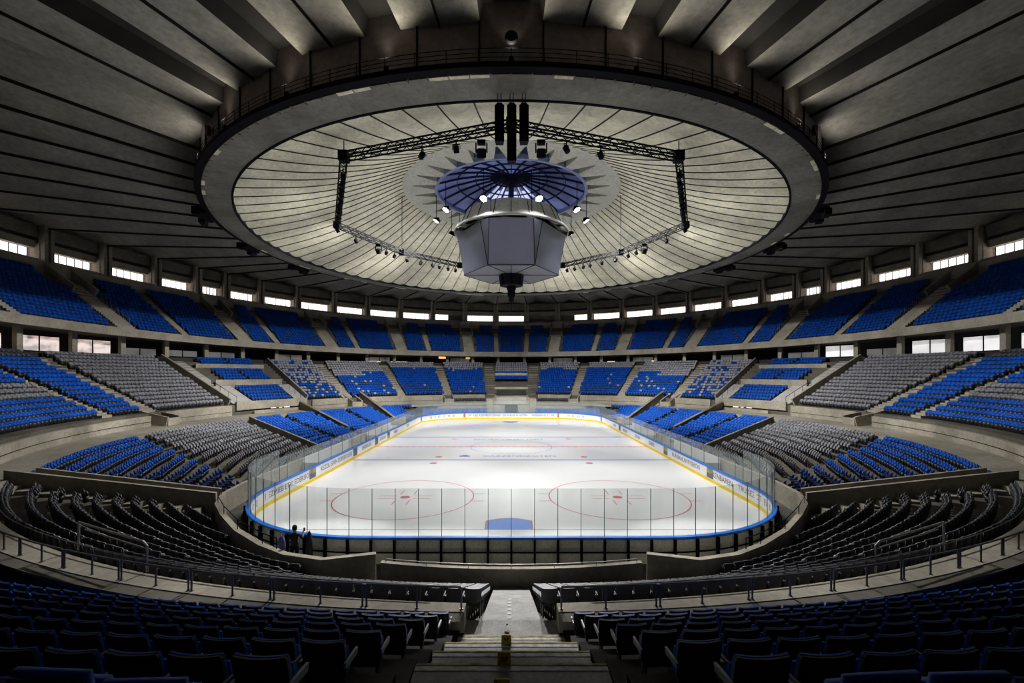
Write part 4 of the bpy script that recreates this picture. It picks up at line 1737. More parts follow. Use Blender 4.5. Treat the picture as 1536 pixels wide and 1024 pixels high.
# flood lamps on a circle round the skylight
LAMPS = [(-2.7, 42.7, 'second of the two middle lamps, left'), (2.7, 42.7, 'second of the two middle lamps, right'), (-6.8, 45.6, 'left lamp between middle and outer'), (6.8, 45.6, 'right lamp between middle and outer'),
         (-8.35, 49.0, 'outermost lamp on the left'), (8.35, 49.0, 'outermost lamp on the right'), (-7.3, 53.7, 'small far lamp peeping out left of the scoreboard'), (7.3, 53.7, 'small far lamp peeping out right of the scoreboard')]
LNAMES = ['glaring floodlight left of the hub column, nearest pair under the skylight', 'glaring floodlight right of the hub column, nearest pair under the skylight',
          'glaring floodlight third from the left below the skylight ring', 'glaring floodlight third from the right below the skylight ring',
          'lowest glaring floodlight on the left of the scoreboard rim', 'lowest glaring floodlight on the right of the scoreboard rim',
          'half hidden floodlight beyond the left edge of the scoreboard', 'half hidden floodlight beyond the right edge of the scoreboard']
LZ = 25.1
LAMPS += [(-2.7, 55.4, ''), (2.7, 55.4, '')]  # unseen far pair, added to light the far stands
LNAMES += ['floodlight behind the scoreboard, left of the far pair', 'floodlight behind the scoreboard, right of the far pair']
ICE_BEAM = (.30, 112, 4600, .6)
STAND_BEAM = (1.55, 68, 26000, .85)
NEAR_POWER = 42000
LK = [1.0, 1.0, .95, .95, 1.3, 1.3, 1.5, 1.5, 1.4, 1.4]
WORK = 300
for i, ((x, y, _), lab) in enumerate(zip(LAMPS, LNAMES)):
    t = empty('floodlight', (x, y, LZ))
    tag(t, lab, 'floodlight', 'floodlights round the skylight')
    out = Vector((x, y - CY, 0)).normalized()
    # aimed outwards and down
    dirv = (out * .62 + Vector((0, 0, -1))).normalized()
    q = dirv.to_track_quat('Z', 'Y').to_matrix()
    mb = MB()
    mb.lathe([(.12, -.42), (.2, -.4), (.42, -.05), (.45, .0), (.42, .0)], (0, 0, 0), 18, mtx=q)
    mb.build('housing', M['matt'], t)
    mb = MB()
    mb.lathe([(.40, -.01), (.25, .015), (.001, .02)], (0, 0, 0), 18, mtx=q)
    mb.build('lens', M['lamp'], t, smooth=True)
    mb = MB()
    mb.tube([(0, 0, .1), (0, 0, 3.0)], .035, 6)
    mb.tube([(-.3, 0, .05), (-.3, 0, .4), (.3, 0, .4), (.3, 0, .05)], .025, 6)
    mb.build('bracket', M['matt'], t)
    beams = [(out * ICE_BEAM[0] + Vector((0, 0, -1)), *ICE_BEAM[1:]), (out * STAND_BEAM[0] + Vector((0, 0, -1)), *STAND_BEAM[1:])]
    if i < 2:
        sg = -1 if x < 0 else 1
        beams = [(out * .6 + Vector((0, 0, -1)), 62, ICE_BEAM[2] * 5.0, .9)]
        for tx, ty in ((3.4, 15.8), (10.2, 17.6)):
            beams.append((Vector((sg * tx, ty, 1.2)) - Vector((x, y, LZ)), 23, NEAR_POWER, .45))
    for aim, cone, power, blend in beams:
        ld = bpy.data.lights.new('flood_beam', 'SPOT')
        ld.energy = power * LK[i]
        ld.color = (1.0, 0.985, 0.95)
        ld.spot_size = cone * D2R
        ld.spot_blend = blend
        ld.shadow_soft_size = 0.3
        lo = bpy.data.objects.new('flood_beam', ld)
        COL.objects.link(lo)
        lo.location = Vector((x, y, LZ)) + dirv * .35
        lo.rotation_euler = aim.to_track_quat('-Z', 'Y').to_euler()
# small work lamps on the catwalk of the ring beam light the roof beside it
for th in (-132, -144, -156, -168, 180, 168, 156, 144, 132):
    p = PR(1.10, th, ZR + .36)
    t = empty('work_lamp', p)
    tag(t, 'small dark work lamp on the catwalk rail, %s' % ('above the middle' if th == 180 else '%s from the middle, %s side' % (ordw(abs(180 - abs(th)) // 12), 'left' if th < 0 else 'right')), 'lamp', 'work lamps on the catwalk')
    mb = MB()
    mb.lathe([(.07, -.1), (.12, 0), (.12, .16), (.09, .2)], (0, 0, 0), 12)
    mb.build('body', M['matt'], t)
    mb = MB()
    mb.tube([(0, 0, -.1), (0, 0, -.138)], .02, 6)
    mb.build('stem', M['matt'], t)
    ld = bpy.data.lights.new('work_beam', 'SPOT')
    ld.energy = WORK
    ld.color = (1.0, 0.93, 0.80)
    ld.spot_size = 128 * D2R
    ld.spot_blend = .8
    ld.shadow_soft_size = .1
    lo = bpy.data.objects.new('work_beam', ld)
    COL.objects.link(lo)
    lo.location = (p[0], p[1], p[2] + .25)
    lo.rotation_euler = (Vector((p[0], p[1] - CY, 0)).normalized() * 1.1 + Vector((0, 0, 1))).to_track_quat('-Z', 'Y').to_euler()

# lighting truss ring
TZ = 21.35
TV = [(0, 23.4), (-10.2, 26.8), (-15.5, 39.2), (-11.9, 47.9), (-6.3, 53.7), (0, 55.8), (6.3, 53.7), (11.9, 47.9), (15.5, 39.2), (10.2, 26.8)]
tr = empty('lighting_truss', (0, 0, 0))
tag(tr, 'black ten-sided lighting truss hanging below the pale ceiling', 'truss')
for i in range(len(TV)):
    a, b = Vector((*TV[i], TZ)), Vector((*TV[(i + 1) % len(TV)], TZ))
    d = (b - a).normalized()
    r = d.cross(Vector((0, 0, 1))).normalized() * .2
    u = Vector((0, 0, .2))
    mb = MB()
    ch = [r + u, r - u, -r - u, -r + u]
    for c in ch:
        mb.beam(a + c, b + c, .07, .07)
    ln = (b - a).length
    n = max(2, int(ln / .55))
    for j in range(n):
        p, q = a.lerp(b, j / n), a.lerp(b, (j + 1) / n)
        for k in range(4):
            c0, c1 = ch[k], ch[(k + 1) % 4]
            if j % 2:
                c0, c1 = c1, c0
            mb.beam(p + c0, q + c1, .035, .035)
    mb.build('truss_span', M['matt'], tr)
for i, (x, y) in enumerate(TV):
    mb = MB()
    mb.box((x, y, TZ), (.55, .55, .6))
    mb.build('truss_corner', M['matt'], tr)
    R = math.hypot(x, y - CY)
    mb = MB()
    sr = min(1, max(0, (26.4 - R) / 14.6))
    mb.tube([(x, y, TZ), (x, y, max(TZ + .4, zdome(sr) - .35))], .03, 5)
    mb.build('hoist_cable', M['matt'], tr)

# stage lamps under the truss
sl = empty('stage_lamp', (0, 0, 0))
mb = MB()
mb.lathe([(.09, -.2), (.16, -.18), (.17, .16), (.13, .2)], (0, 0, -.55), 12, mtx=Matrix.Rotation(.5, 3, 'X'))
mb.build('body', M['spk'], sl)
mb = MB()
mb.tube([(-.22, 0, -.55), (-.22, 0, -.28), (.22, 0, -.28), (.22, 0, -.55)], .025, 5)
mb.tube([(0, 0, -.28), (0, 0, -.02)], .04, 6)
mb.build('yoke', M['matt'], sl)
bpy.context.view_layer.update()
remember(sl)
spots = []
def along(i, fr):
    a, b = Vector(TV[i]), Vector(TV[(i + 1) % len(TV)])
    return a.lerp(b, fr)
SPAN = {1: [.08, .17, .24, .31, .38, .45, .52, .6, .67, .74, .82, .92], 2: [.25, .72, .86], 3: [.08, .3, .5, .62, .78, .92], 0: [.3, .5]}
SPN = {0: 'near span', 1: 'crowded side span', 2: 'lower side span', 3: 'far span'}
first = True
for i, frs in SPAN.items():
    for j, fr in enumerate(frs):
        for sx, sn in ((-1, 'left'), (1, 'right')):
            p = along(i, fr)
            o = sl if first else copy_tree(sl)
            first = False
            o.location = (sx * -p.x if sx > 0 else p.x, p.y, TZ - .22)
            o.rotation_euler = (0, 0, random.uniform(0, 6.2))
            tag(o, 'black stage lamp, %s along the %s of the truss, %s half' % (ordw(j + 1), SPN[i], sn), 'stage lamp', 'stage lamps under the truss')
# bigger hanging lamps
for i, (x, y, lab) in enumerate(((-13.2, 43.75, 'larger cluster lamp hanging below the left truss'), (13.2, 43.75, 'larger cluster lamp hanging below the right truss'), (-1.65, 24.3, 'heavy projector left of the speaker columns'), (1.65, 24.3, 'heavy projector right of the speaker columns'))):
    t = empty('moving_head_lamp', (x, y, TZ - .2))
    tag(t, lab, 'stage lamp', 'larger hanging lamps')
    mb = MB()
    mb.lathe([(.18, -.25), (.26, -.2), (.26, .2), (.18, .25)], (0, 0, -.85), 14, mtx=Matrix.Rotation(.5, 3, 'X'))
    mb.build('body', M['spk'], t)
    mb = MB()
    mb.box((0, 0, -.25), (.45, .3, .2))
    mb.box((-.3, 0, -.55), (.07, .16, .5))
    mb.box((.3, 0, -.55), (.07, .16, .5))
    mb.build('yoke', M['matt'], t)

# speaker columns
for x, n, h, tilt, lab in ((-.58, 6, 1.75, .02, 'left black speaker column under the ring beam'), (0.02, 9, 2.62, 0, 'longest black speaker column, middle of the three under the ring beam'), (.62, 6, 1.75, -.02, 'right black speaker column under the ring beam')):
    t = empty('line_array_speaker', (x, 21.4, 21.35))
    tag(t, lab, 'loudspeaker', 'speaker columns under the ring beam')
    hh = h / n
    for j in range(n):
        mb = MB()
        z = -.1 - hh * (j + .5)
        y = .02 + .004 * j * j
        w = .46 if x else .47
        mb.hexa([(-w / 2, y, z - hh / 2 + .008), (w / 2, y, z - hh / 2 + .008), (w / 2 * .8, y + .42, z - hh / 2 + .02), (-w / 2 * .8, y + .42, z - hh / 2 + .02),
                 (-w / 2, y, z + hh / 2 - .008), (w / 2, y, z + hh / 2 - .008), (w / 2 * .8, y + .42, z + hh / 2 - .02), (-w / 2 * .8, y + .42, z + hh / 2 - .02)])
        mb.build('speaker_box', M['spk'], t)
    mb = MB()
    mb.hexa([(-.2, .05, -.1), (.2, .05, -.1), (.2, .35, -.1), (-.2, .35, -.1), (-.1, .12, .05), (.1, .12, .05), (.1, .28, .05), (-.1, .28, .05)])
    mb.tube([(-.08, .2, .05), (-.08, .2, .55)], .02, 5)
    mb.tube([(.08, .2, .05), (.08, .2, .55)], .02, 5)
    mb.build('rigging_frame', M['matt'], t)

# =================================================================== railings
for sx, sn in ((-1, 'left'), (1, 'right')):
    th = 1.78
    j = 0
    while th < 33:
        a0, a1 = 180 - th, 180 - th - 3.45
        t = empty('railing', P(38.5, sx * (a0 + a1) / 2, 2.52))
        tag(t, 'dark steel railing on the walkway edge, %s span %s of the central stairs' % (ordw(j + 1), sn), 'railing', 'railing spans on the walkway edge')
        base = Vector(t.location)
        mb = MB()
        mb.tube([Vector(P(38.5, sx * a, 3.05)) - base for a in (a0, a0 - .9, a0 - 1.8, a0 - 2.6, a1)], .028, 8)
        mb.build('top_rail', M['rail_dk'], t)
        for a in (a0, a0 - 1.6, a1):
            mb = MB()
            p = Vector(P(38.5, sx * a, 0))
            mb.tube([Vector((p.x, p.y, 2.52)) - base, Vector((p.x, p.y, 3.05)) - base], .024, 8)
            mb.lathe([(.042, 0), (.042, .02)], Vector((p.x, p.y, 2.52)) - base, 10)
            mb.build('post', M['rail_dk'], t)
        th += 3.6
        j += 1
    # silver stair rail at the end of the outer black row
    t = empty('stair_rail', P(37.95, sx * 164.2, 2.52))
    tag(t, 'bright bent steel handrail behind the outer row of black seats, %s side' % sn, 'railing', 'bent handrails behind the black seats')
    base = Vector(t.location)
    mb = MB()
    a = Vector(P(37.95, sx * 164.2, 2.52)) - base
    b_ = Vector(P(37.6, sx * 158.5, 2.52)) - base
    mb.tube([a, a + Vector((0, 0, .75)), a + (b_ - a) * .06 + Vector((0, 0, .84)), a + (b_ - a) * .5 + Vector((0, 0, .86)), b_ + Vector((0, 0, .9))], .032, 8)
    mb.tube([a + (b_ - a) * .05 + Vector((0, 0, .66)), b_ * .9 + Vector((0, 0, .72))], .022, 8)
    mb.build('rail', M['steel'], t)
    mb = MB()
    mb.tube([b_, b_ + Vector((0, 0, .9))], .03, 8)
    mb.build('post', M['steel'], t)
    # rail behind the outer row
    t = empty('row_rail', (0, 0, 0))
    tag(t, 'thin steel rail along the back of the outer black row, %s side' % sn, 'railing', 'rails along the outer black rows')
    mb = MB()
    mb.tube([P(Rout(a) + .42, sx * a, 2.78) for a in arc(177, 142, 1.0)], .016, 6)
    mb.build('rail', M['rail_dk'], t)
    for a in arc(176.5, 142.5, 4.2):
        mb = MB()
        p = P(Rout(a) + .42, sx * a, 0)
        mb.tube([(p[0], p[1], 1.85), (p[0], p[1], 2.78)], .014, 6)
        mb.build('post', M['rail_dk'], t)
    # rail on the rink-side wall
    t = empty('barrier_rail', (0, 0, 0))
    tag(t, 'dark railing on the curved wall by the rink corner, %s side' % sn, 'railing', 'railings on the rink-side walls')
    pts = [(9.6, 17.95), (10.5, 18.5), (12.6, 20.2), (14.6, 22.3), (16.1, 24.1), (16.9, 25.6)]
    mb = MB()
    mb.tube([(sx * x, y + .05, 1.42) for x, y in pts], .022, 6)
    mb.build('rail', M['matt'], t)
    for x, y in pts:
        mb = MB()
        mb.tube([(sx * x, y + .05, .98), (sx * x, y + .05, 1.42)], .02, 6)
        mb.build('post', M['matt'], t)
    # short rails beside the box seats
    for (thA, lab) in ((73.4, 'nearer'), (58.3, 'farther')):
        t = empty('deck_railing', (0, 0, 0))
        tag(t, 'dark sloping railing on the %s deck of the box seats, %s stand' % (lab, sn), 'railing', 'railings of the box seats')
        mb = MB()
        mb.tube([P(39.2, sx * thA, 4.95), P(43.7, sx * thA, 7.15)], .03, 6)
        mb.build('rail', M['matt'], t)
        for f in (0, .33, .66, 1):
            R = 39.2 + 4.5 * f
            mb = MB()
            mb.tube([P(R, sx * thA, 4.1 + 2.2 * f), P(R, sx * thA, 4.95 + 2.2 * f)], .025, 6)
            mb.build('post', M['matt'], t)
t = empty('barrier_rail', (0, 0, 0))
tag(t, 'thin pale railing along the low wall at the foot of the ramp', 'railing')
mb = MB()
mb.tube([(x, 16.35 + .022 * x * x, 1.05) for x in np.linspace(-4.8, 4.8, 14)], .018, 6)
mb.build('rail', M['steel'], t)
for x in np.linspace(-4.8, 4.8, 7):
    mb = MB()
    mb.tube([(x, 16.35 + .022 * x * x, .92), (x, 16.35 + .022 * x * x, 1.05)], .015, 6)
    mb.build('post', M['steel'], t)

# ================================================================ small props
PLN = ['yellow warning plate on the stairs just below the bottle', 'yellow warning plate halfway down the stairs, second from the bottle', 'nearest yellow warning plate, at the bottom of the picture']
for j, (d_, z_, w, h) in enumerate(((ST_D(1) - .03, ST_Z(1), .20, .155), (ST_D(3) - .03, ST_Z(3), .19, .16), (ST_D(4) - .18, ST_Z(4), .17, .155))):
    t = empty('warning_plate', (-.1, d_, z_ + .012))
    tag(t, PLN[j], 'warning sign', 'yellow plates on the stairs')
    mb = MB()
    mb.hexa([(-w / 2, -.03, 0), (w / 2, -.03, 0), (w / 2, .03, 0), (-w / 2, .03, 0), (-w / 2 * .96, .012, h), (w / 2 * .96, .012, h), (w / 2 * .96, .03, h), (-w / 2 * .96, .03, h)])
    mb.build('plate', M['signy'], t)
    mb = MB()
    for s_ in (-1, 1):
        mb.beam((s_ * .012, -.02, h * .42), (s_ * .03, -.006, h * .68), .014, .006)
        mb.beam((s_ * .03, -.02, h * .42), (s_ * .045, -.006, h * .68), .012, .006)
    mb.beam((-.02, -.024, h * .36), (.02, -.024, h * .36), .012, .006)
    mb.build('pictogram', M['seam'], t)
t = empty('water_bottle', (-.1, 10.55, 1.995))
tag(t, 'small clear white bottle with dark cap standing on the landing', 'bottle')
mb = MB()
mb.lathe([(.05, 0), (.058, .02), (.058, .08), (.03, .12), (.022, .13)], (0, 0, 0), 14)
mb.build('bottle_body', M['milky'], t, smooth=True)
mb = MB()
mb.lathe([(.026, .13), (.026, .16)], (0, 0, 0), 12)
mb.build('cap', M['seam'], t)

# a person behind the near boards
pr = empty('person', (-9.15, 18.55, 0))
tag(pr, 'person in dark jacket standing behind the near boards, seen from behind', 'person')


def person_mesh():
    v, e, r = [], [], []
    def add(p, rad, par=None):
        v.append(p)
        r.append(rad)
        if par is not None:
            e.append((par, len(v) - 1))
        return len(v) - 1
    pel = add((0, 0, .92), .155)
    sp = add((0, .01, 1.08), .145, pel)
    ch = add((0, .02, 1.27), .165, sp)
    nb = add((0, .03, 1.41), .085, ch)
    nk = add((0, .04, 1.48), .056, nb)
    hd = add((0, .05, 1.56), .086, nk)
    add((0, .05, 1.67), .074, hd)
    for s in (-1, 1):
        hip = add((s * .10, 0, .84), .105, pel)
        kn = add((s * .115, .03, .47), .068, hip)
        an = add((s * .12, 0, .09), .045, kn)
        add((s * .13, .13, .04), .04, an)
        shd = add((s * .2, .03, 1.36), .066, ch)
        if s < 0:
            el = add((s * .27, .0, 1.08), .047, shd)
            wr = add((s * .22, .18, .98), .034, el)
        else:
            el = add((s * .28, .12, 1.14), .047, shd)
            wr = add((s * .22, .32, 1.30), .034, el)
        w = Vector(v[wr])
        dv = (w - Vector(v[el])).normalized()
        pm = add(tuple(w + dv * .07), .032, wr)
        for f in range(4):
            b = add(tuple(w + dv * .12 + Vector((-.03 + .02 * f, 0, 0))), .009, pm)
            add(tuple(Vector(v[b]) + dv * (.05 + .01 * (f in (1, 2))) + Vector((0, .01, -.015))), .008, b)
        add(tuple(w + dv * .06 + Vector((-s * .05, .02, .02))), .01, wr)
    me = bpy.data.meshes.new('body')
    me.from_pydata(v, e, [])
    o = bpy.data.objects.new('body', me)
    COL.objects.link(o)
    md = o.modifiers.new('skin', 'SKIN')
    md.use_smooth_shade = True
    for i, sv in enumerate(me.skin_vertices[0].data):
        sv.radius = (r[i], r[i] * (.75 if r[i] > .13 else 1))
        sv.use_root = i == 0
    o.modifiers.new('sub', 'SUBSURF').levels = 1
    o.modifiers['sub'].render_levels = 1
    dg = bpy.context.evaluated_depsgraph_get()
    me2 = bpy.data.meshes.new_from_object(o.evaluated_get(dg))
    bpy.data.objects.remove(o)
    me2.materials.clear()
    for m_ in ('skin', 'jacket', 'trouser'):
        me2.materials.append(M[m_])
    for p in me2.polygons:
        c = p.center
        hand = (abs(c.x) > .12 and c.y > .2 and c.z > .9)
        p.material_index = 0 if c.z > 1.45 or hand else 2 if c.z < .9 else 1
        p.use_smooth = True
    o = bpy.data.objects.new('body', me2)
    COL.objects.link(o)
    return o


body = person_mesh()
body.parent = pr
mb = MB()
mb.lathe([(.001, 1.765), (.05, 1.755), (.088, 1.72), (.102, 1.66), (.10, 1.60), (.085, 1.55)], (0, .03, 0), 16)
mb.build('hair', M['hair'], pr, smooth=True)
mb = MB()
mb.box((.20, .475, 1.42), (.08, .012, .15))
t2 = mb.build('phone', M['redtape'])
t2.location = (-9.15, 18.55, 0)
tag(t2, 'small red object held up by the person behind the boards', 'phone')
mb = MB()
mb.lathe([(.10, 0), (.15, .06), (.145, .45), (.10, .62), (.05, .70), (.001, .71)], (0, 0, 0), 14)
t = empty('bag', (-9.66, 18.5, .62))
tag(t, 'pale purple bag at the side of the person behind the boards', 'bag')
mb.build('sack', M['purple'], t, smooth=True)
mb = MB()
mb.tube([(-.06, 0, .68), (-.05, 0, .88), (.05, 0, .88), (.06, 0, .68)], .015, 6)
mb.build('strap', M['purple'], t)
t = empty('coat_stand', (-8.55, 18.62, -.1))
tag(t, 'dark pointed hooded coat on a post beside the person', 'coat')
mb = MB()
mb.lathe([(.13, .5), (.15, .7), (.14, 1.1), (.10, 1.35), (.07, 1.5), (.001, 1.62)], (0, 0, 0), 12)
mb.build('coat', M['jacket'], t, smooth=True)
mb = MB()
mb.tube([(0, 0, 0), (0, 0, 1.2)], .025, 6)
mb.build('post', M['matt'], t)

# ====================================================================== seats
def shell(w, zs_, ys_, wf, th, curve, nx=6):
    """closed curved panel: zs_ heights, ys_ lean, wf width factors"""
    mb = MB()
    front, back = [], []
    for z, y, f in zip(zs_, ys_, wf):
        fr, bk = [], []
        for i in range(nx + 1):
            u = -1 + 2 * i / nx
            x = u * w / 2 * f
            yy = y + curve * (u * u)
            fr.append((x, yy + th / 2, z))
            bk.append((x, yy - th / 2, z))
        front.append(fr)
        back.append(bk)
    loop = [f + b[::-1] for f, b in zip(front, back)]
    mb.quadgrid(loop, closed=True)
    mb.poly(loop[0])
    mb.poly(loop[-1])
    return mb


def hexas_low(w, blue_back, htop=.84):
    """low detail seat: list of (8 corners, material index)"""
    out = []
    def bx(x0, x1, pts, mi):
        # pts: section (y, z) of four corners going round
        a = [(x0, *p) for p in pts]
        b = [(x1, *p) for p in pts]
        out.append((a + b, mi))
    h = w / 2
    bx(-h, h, [(-.17, .48), (-.13, .48), (-.19, htop), (-.23, htop)], 0)
    bx(-h * .95, h * .95, [(-.10, .47), (.02, .51), (-.06, .72), (-.13, .72)], 0)
    bx(-h * .9, h * .9, [(-.20, .12), (-.06, .14), (.01, .47), (-.20, .49)], 1)
    bx(-h * .97, h * .97, [(-.245, .42), (-.185, .40), (-.235, htop - .03), (-.255, htop - .03)], 1)
    return out


def mass(name, seats, m0, m1, w, label, cat):
    if not seats:
        return
    hx = hexas_low(w, 0)
    tv = np.array([p for hx_, _ in hx for p in hx_], dtype=np.float64)
    faces = []
    mi = []
    for j, (_, m_) in enumerate(hx):
        o8 = j * 8
        for q in ((0, 1, 2, 3), (7, 6, 5, 4), (0, 4, 5, 1), (1, 5, 6, 2), (2, 6, 7, 3), (3, 7, 4, 0)):
            faces.append([o8 + i for i in q])
            mi.append(m_)
    tf = np.array(faces)
    n = len(seats)
    A = np.array([(s[0], s[1], s[2], math.pi - s[3] * D2R) for s in seats])
    ph = A[:, 3] + rng.normal(0, .035, n)
    c, sn = np.cos(ph)[:, None], np.sin(ph)[:, None]
    X = tv[:, 0][None] * c - tv[:, 1][None] * sn + A[:, 0:1]
    Y = tv[:, 0][None] * sn + tv[:, 1][None] * c + A[:, 1:2]
    Z = tv[:, 2][None] + A[:, 2:3] + rng.normal(0, .012, n)[:, None]
    V = np.stack([X, Y, Z], 2).reshape(-1, 3)
    F = (tf[None] + (np.arange(n) * len(tv))[:, None, None]).reshape(-1, 4)
    me = bpy.data.meshes.new(name)
    me.vertices.add(len(V))
    me.vertices.foreach_set('co', V.ravel())
    me.loops.add(F.size)
    me.loops.foreach_set('vertex_index', F.ravel())
    me.polygons.add(len(F))
    me.polygons.foreach_set('loop_start', np.arange(0, F.size, 4))
    me.polygons.foreach_set('loop_total', np.full(len(F), 4))
    me.polygons.foreach_set('material_index', np.tile(np.array(mi), n))
    me.materials.append(m0)
    me.materials.append(m1)
    me.update(calc_edges=True)
    me.validate()
    o = bpy.data.objects.new(name, me)
    COL.objects.link(o)
    return tag(o, label, cat, None, 'stuff')


def proto_seat(name, front_m, back_m, w, htop=.76, arm_m=None):
    root = empty(name, (0, 0, 0))
    h = htop
    shell(w, [.36, .40, .52, .64, h - .03, h], [-.12, -.125, -.15, -.175, -.20, -.205], [.86, .93, .97, 1, .99, .94], .022, .035).build('backrest', front_m, root, smooth=False)
    shell(w * 1.0, [.34, .38, .52, .64, h - .03, h - .004], [-.142, -.147, -.174, -.199, -.224, -.229], [.84, .93, .97, 1, .99, .93], .026, .035).build('back_shell', back_m, root)
    # seat pan, folded part-way up
    mb = MB()
    pr_ = [(-.09, .37), (.0, .40), (.015, .46), (-.05, .66), (-.085, .66), (-.045, .45)]
    a = [(-w * .46, *p) for p in pr_]
    b = [(w * .46, *p) for p in pr_]
    mb.quadgrid([a, b], closed=True)
    mb.poly(a)
    mb.poly(b[::-1])
    mb.build('seat_pan', front_m, root, bevel=.008)
    for s in (-1, 1):
        mb = MB()
        mb.hexa([(s * (w / 2 + .004) - .012, -.2, .50), (s * (w / 2 + .004) + .012, -.2, .50), (s * (w / 2 + .004) + .012, .1, .47), (s * (w / 2 + .004) - .012, .1, .47),
                 (s * (w / 2 + .004) - .014, -.2, .56), (s * (w / 2 + .004) + .014, -.2, .56), (s * (w / 2 + .004) + .014, .12, .54), (s * (w / 2 + .004) - .014, .12, .54)])
        mb.build('armrest', arm_m or M['arm'], root)
    mb = MB()
    for s in (-1, 1):
        mb.hexa([(s * w * .38 - .02, -.2, 0), (s * w * .38 + .02, -.2, 0), (s * w * .38 + .02, .02, 0), (s * w * .38 - .02, .02, 0),
                 (s * w * .38 - .015, -.17, .38), (s * w * .38 + .015, -.17, .38), (s * w * .38 + .015, -.1, .38), (s * w * .38 - .015, -.1, .38)])
    mb.box((0, -.13, .33), (w * .9, .05, .06))
    mb.build('stand', M['iron'], root)
    bpy.context.view_layer.update()
    remember(root)
    return root


def grey_mesh(w):
    mb = shell(w, [.36, .42, .6, .77, .80], [-.13, -.14, -.17, -.20, -.205], [.88, .95, 1, .99, .9], .05, .03, 4)
    return mb


def dist(s):
    return math.sqrt(s[0] ** 2 + s[1] ** 2 + (s[2] + .5 - EYE.z) ** 2)


def inframe(s):
    u, v = proj((s[0], s[1], s[2] + .6))
    return 2 < u < 1534 and v < 1030


def pick(sel, n=300):
    c = sorted([s for s in sel if inframe(s)], key=dist)
    return c[:n]


by_col = {}
for s in SEATS:
    by_col.setdefault(s[4], []).append(s)
# black: lower stand only (the press row and the few upper ones stay with the rest)
ind_blue = pick([s for s in by_col['blue'] if s[5] == 'near' or s[6] == 'lblue'])
ind_black = pick([s for s in by_col['black'] if s[5] == 'lower'])
ind_grey = pick([s for s in by_col['grey'] if s[6] == 'lgrey'])
picked = set(map(id, ind_blue + ind_black + ind_grey))

# ordinal place of each lower seat along its row, counted from the end that the label names
order = {}
for sec, rev in (('black', True), ('lblue', True), ('lgrey', True)):
    for sx in (-1, 1):
        for k in range(24):
            row = sorted([s for s in SEATS if s[5] == 'lower' and s[6] == sec and s[7] == k and s[0] * sx > 0], key=lambda s: -abs(s[3]))
            for i, s in enumerate(row):
                order[id(s)] = i + 1


def side(s):
    return 'left' if s[0] < 0 else 'right'


pb = proto_seat('blue_stadium_seat', M['blue'], M['navy'], .47, .79)
pk = proto_seat('black_stadium_seat', M['black'], M['black'], .43, .78, M['armdk'])
for proto, lst in ((pb, ind_blue), (pk, ind_black)):
    for i, s in enumerate(lst):
        o = proto if i == 0 else copy_tree(proto)
        o.location = s[:3]
        o.rotation_euler = (0, 0, math.pi - s[3] * D2R)
        if s[5] == 'near':
            tag(o, 'dark-backed blue seat, %s %s of the stairs, %s row up from the railing' % (ordw(s[8] + 1), side(s), ordw(s[7] + 1)), 'seat', 'blue seats nearest the camera')
        elif s[6] == 'lblue':
            tag(o, 'blue lower seat, %s past the %s dividing wall, %s row down from the walkway' % (ordw(order[id(s)]), side(s), ordw(s[7] + 1)), 'seat', 'blue seats beyond the dividing walls')
        else:
            tag(o, 'black seat, %s %s of the ramp aisle, %s row down from the walkway' % (ordw(order[id(s)]), side(s), ordw(s[7] + 1)), 'seat', 'black seats of the near end')
gm = None
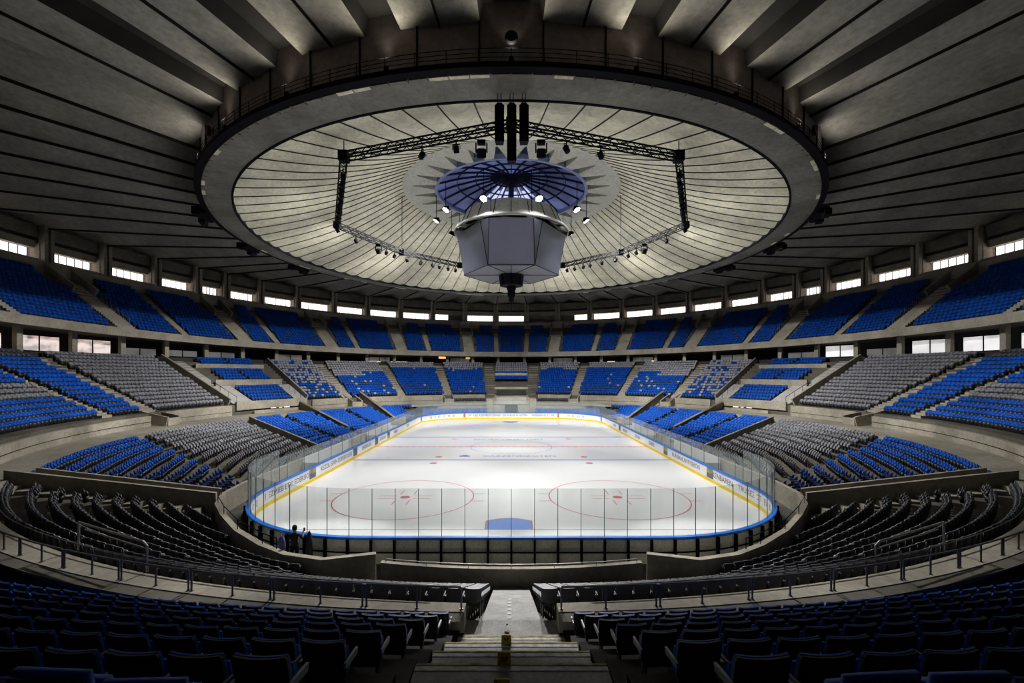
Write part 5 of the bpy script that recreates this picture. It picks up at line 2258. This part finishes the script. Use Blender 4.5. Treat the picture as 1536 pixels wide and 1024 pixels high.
for i, s in enumerate(ind_grey):
    if gm is None:
        t_ = MB()
        g1 = grey_mesh(.43)
        t_.v, t_.f, t_.m = g1.v[:], g1.f[:], g1.m[:]
        pr_ = [(-.09, .37), (.02, .41), (-.05, .67), (-.10, .66)]
        a = [(-.2, *p) for p in pr_]
        b = [(.2, *p) for p in pr_]
        t_.quadgrid([a, b], 0, closed=True)
        t_.poly(a)
        t_.poly(b[::-1])
        t_.box((0, -.14, .24), (.38, .1, .26), mi=1)
        t_.box((0, -.14, .06), (.06, .1, .12), mi=1)
        gm = t_.mesh('grey_stadium_seat', [M['grey'], M['iron']])
    o = bpy.data.objects.new('grey_stadium_seat', gm)
    COL.objects.link(o)
    o.location = s[:3]
    o.rotation_euler = (0, 0, math.pi - s[3] * D2R)
    tag(o, 'grey lower seat, %s from the near end, %s row down from the walkway, %s block' % (ordw(order[id(s)]), ordw(s[7] + 1), side(s)), 'seat', 'grey seats of the lower stand')

rest = {}
for s in SEATS:
    if id(s) not in picked:
        rest.setdefault(s[4], []).append(s)
mass('blue_stadium_seating', rest.get('blue', []), M['blue'], M['navy'], .46, 'all the farther blue seats of the three tiers', 'seats')
mass('black_stadium_seating', rest.get('black', []), M['black'], M['iron'], .43, 'the remaining black seats near the rink and the far press row', 'seats')
mass('grey_stadium_seating', rest.get('grey', []), M['grey'], M['iron'], .44, 'the farther mid grey seats on both sides of the middle tier', 'seats')
mass('pale_stadium_seating', rest.get('pale', []), M['pale'], M['iron'], .44, 'pale grey seats scattered among the far blue ones', 'seats')
print('SEATS', {k: len(v) for k, v in by_col.items()}, len(ind_blue), len(ind_black), len(ind_grey))

# ============================================================ light and camera
w = bpy.data.worlds.new('world')
SC.world = w
w.use_nodes = True
bg = w.node_tree.nodes['Background']
sky = w.node_tree.nodes.new('ShaderNodeTexSky')
sky.sky_type = 'HOSEK_WILKIE'
w.node_tree.links.new(sky.outputs['Color'], bg.inputs['Color'])
bg.inputs['Strength'].default_value = 0.5

cam = bpy.data.cameras.new('camera')
co = bpy.data.objects.new('camera', cam)
COL.objects.link(co)
co.location = EYE
co.rotation_euler = (math.pi / 2, 0, 0)
cam.sensor_width = 36
cam.lens = FPX / 1536 * 36
cam.shift_x = (768 - 767) / 1536
cam.shift_y = (HOR - 512) / 1536
cam.clip_start = .05
cam.clip_end = 400
SC.camera = co

SC.view_settings.view_transform = 'Standard'
SC.view_settings.look = 'None'
SC.view_settings.gamma = 1
SC.view_settings.exposure = 0.0
SC.view_settings.use_curve_mapping = False
try:
    SC.cycles.use_denoising = True
    SC.cycles.max_bounces = 8
    SC.cycles.diffuse_bounces = 4
    SC.cycles.transparent_max_bounces = 24
    SC.cycles.sample_clamp_indirect = 6
    SC.cycles.caustics_reflective = False
    SC.cycles.caustics_refractive = False
except Exception:
    pass
